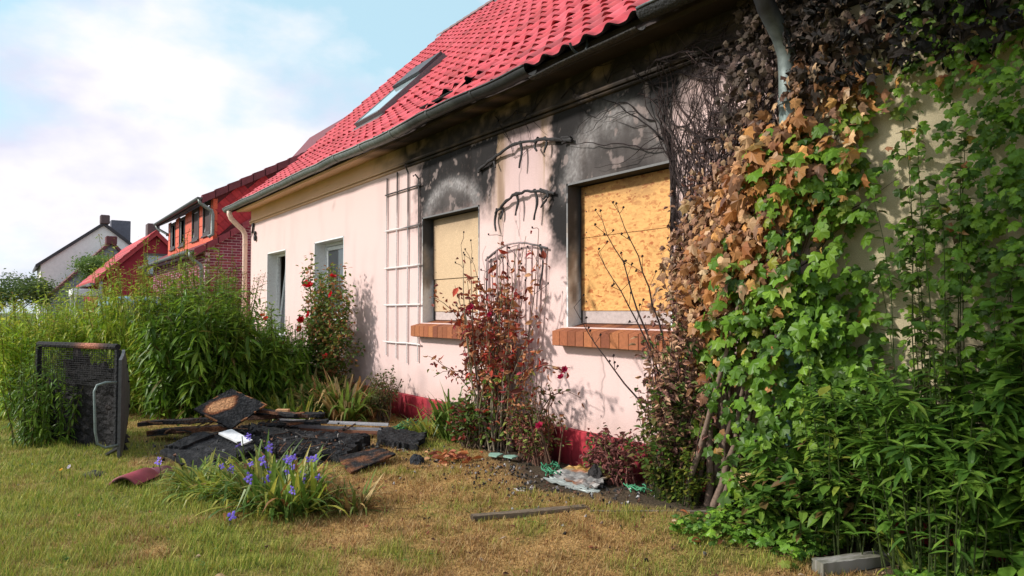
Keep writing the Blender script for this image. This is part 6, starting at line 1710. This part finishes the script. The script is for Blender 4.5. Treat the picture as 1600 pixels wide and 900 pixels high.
# ------------------------------------------------------------------ grass and fallen leaves
n = 420000
w_ = 2.2 * np.exp(rng.uniform(0, math.log(16 / 2.2), n)); px = rng.uniform(-40, 1640, n)
dirx = FWD[:2] / np.linalg.norm(FWD[:2]); X_ = CAM[0] + dirx[0] * w_ + RGT[0] * (px - 800) / FPX * w_; Y_ = CAM[1] + dirx[1] * w_ + RGT[1] * (px - 800) / FPX * w_
b_ = bedness(X_, Y_); k_ = (Y_ < -.06) & (rng.random(n) > b_ * 1.15) & (X_ > -15) & (X_ < -1.2)
X_, Y_, w_ = X_[k_], Y_[k_], w_[k_]; n = len(X_)
dd = dryness(X_, Y_) + rng.normal(0, .20, n) + (fbm(X_ * 11, Y_ * 11, 210, 2) - .5) * .7
c = np.where((dd > .5)[:, None], pick(TAN, n), pick(GREEN * 1.3, n)) * vary((1, 1, 1), n, .35, .1)
c = lerp(c, pick(np.array([(.26, .25, .06), (.34, .27, .08)]), n), np.exp(-((dd - .5) / .2) ** 2) * .7)
hgt = np.where(dd > .5, rng.uniform(.012, .035, n), rng.uniform(.018, .055, n)) * (1 + 1.8 * (fbm(X_ * 7, Y_ * 7, 200, 2) - .42))
a = rng.uniform(0, 2 * math.pi, n); ln = np.where(dd > .5, rng.uniform(.2, 1.6, n), rng.uniform(.1, .9, n))
base = np.c_[X_, Y_, gz(X_, Y_) - .003]; tip = base + np.c_[np.cos(a) * ln * hgt, np.sin(a) * ln * hgt, hgt]
side = np.c_[-np.sin(a), np.cos(a), np.zeros(n)] * (rng.uniform(.0016, .0034, n) * (.6 + w_ * .13))[:, None]
V = np.stack([base - side, base + side, tip], 1).reshape(-1, 3); F = np.arange(n * 3).reshape(-1, 3)
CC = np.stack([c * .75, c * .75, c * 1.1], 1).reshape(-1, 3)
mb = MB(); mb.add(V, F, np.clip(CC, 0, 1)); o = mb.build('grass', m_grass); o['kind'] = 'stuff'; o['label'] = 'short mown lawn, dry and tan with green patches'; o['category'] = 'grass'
m_ = 2600; x = rng.uniform(-9.5, -2.2, m_); y = rng.uniform(-4.6, -.5, m_)
k_ = (rng.random(m_) < (1.05 - dryness(x, y))) & (bedness(x, y) < .4); x, y = x[k_], y[k_]; n = len(x)
mb = MB(); cl = fbm(x * 3, y * 3, 220, 3)
scatter(mb, BLADE, np.c_[x, y, gz(x, y)], rdir(n, .1, .9), rdir(n, .2, 1), rng.uniform(.04, .11, n) * (.4 + 1.2 * cl), pick(np.concatenate([GREEN, [(.45, .38, .15)]]), n) * vary((1, 1, 1), n, .3, .1))
m2 = 1300; cx_ = rng.uniform(-9, -2.4, 70); cy_ = rng.uniform(-4.5, -1.0, 70); ii = rng.integers(0, 70, m2); x = cx_[ii] + rng.normal(0, .07, m2); y = cy_[ii] + rng.normal(0, .07, m2)
k_ = dryness(x, y) < .75; x, y = x[k_], y[k_]; m2 = len(x)
scatter(mb, SMALL, np.c_[x, y, gz(x, y) + rng.uniform(.01, .03, m2)], rdir(m2, -.1, .4), rdir(m2, .5, 1), rng.uniform(.018, .04, m2), pick(np.array([(.09, .18, .03), (.13, .22, .035), (.18, .25, .05)]), m2))
o = mb.build('lawn_weeds', m_leaf); o['kind'] = 'stuff'; o['label'] = 'longer grass blades and small weeds in the lawn'; o['category'] = 'weeds'
n = 900; x = rng.uniform(-8.5, -1.8, n); y = rng.uniform(-4.5, -.5, n)
k_ = rng.random(n) < np.where(y > -2.8, 1, .4) * np.where((x > -3.6), 1, .6); x, y = x[k_], y[k_]; n = len(x)
mb = MB(); scatter(mb, CURL + OVAL, np.c_[x, y, gz(x, y) + rng.uniform(.006, .03, n)], rdir(n, -.15, .25), rdir(n, .3, 1), rng.uniform(.018, .05, n), pick(np.array([(.26, .10, .05), (.18, .07, .04), (.36, .18, .10), (.42, .30, .20), (.12, .06, .04)]), n) * vary((1, 1, 1), n, .3, .1))
o = mb.build('fallen_leaves', m_dead); o['kind'] = 'stuff'; o['label'] = 'dry brown leaves scattered over the lawn'; o['category'] = 'leaves'
FLB = ['largest curled tan leaf on the green grass before the ivy shrubs', 'bright red brown leaf on the grass near the long edging board', 'orange brown curled leaf close to the foot of the downpipe shrub', 'orange leaf lying below the yellow green bramble', 'orange leaf lying in the ground ivy near the kerb stone', 'pale straw coloured leaf lying out on the open lawn']
for k, (x, y, s_, c) in enumerate(((-3.05, -1.02, .085, (.48, .20, .08)), (-3.2, -.80, .06, (.40, .10, .05)), (-2.95, -.86, .07, (.42, .18, .08)), (-3.5, -.62, .075, (.45, .15, .06)), (-2.45, -.78, .07, (.50, .22, .09)), (-4.2, -3.6, .09, (.40, .28, .15)))):
    mb = MB(); V, F = CURL[k % 8]; mb.add(V * s_, F, c)
    o = mb.build('fallen_leaf', m_dead, None, mtx=Matrix.Translation((x, y, float(gz(x, y)) + .03)) @ Matrix.Rotation(k * 1.7, 4, 'Z'))
    tag(o, FLB[k], 'leaf', 'large fallen leaves on the grass')
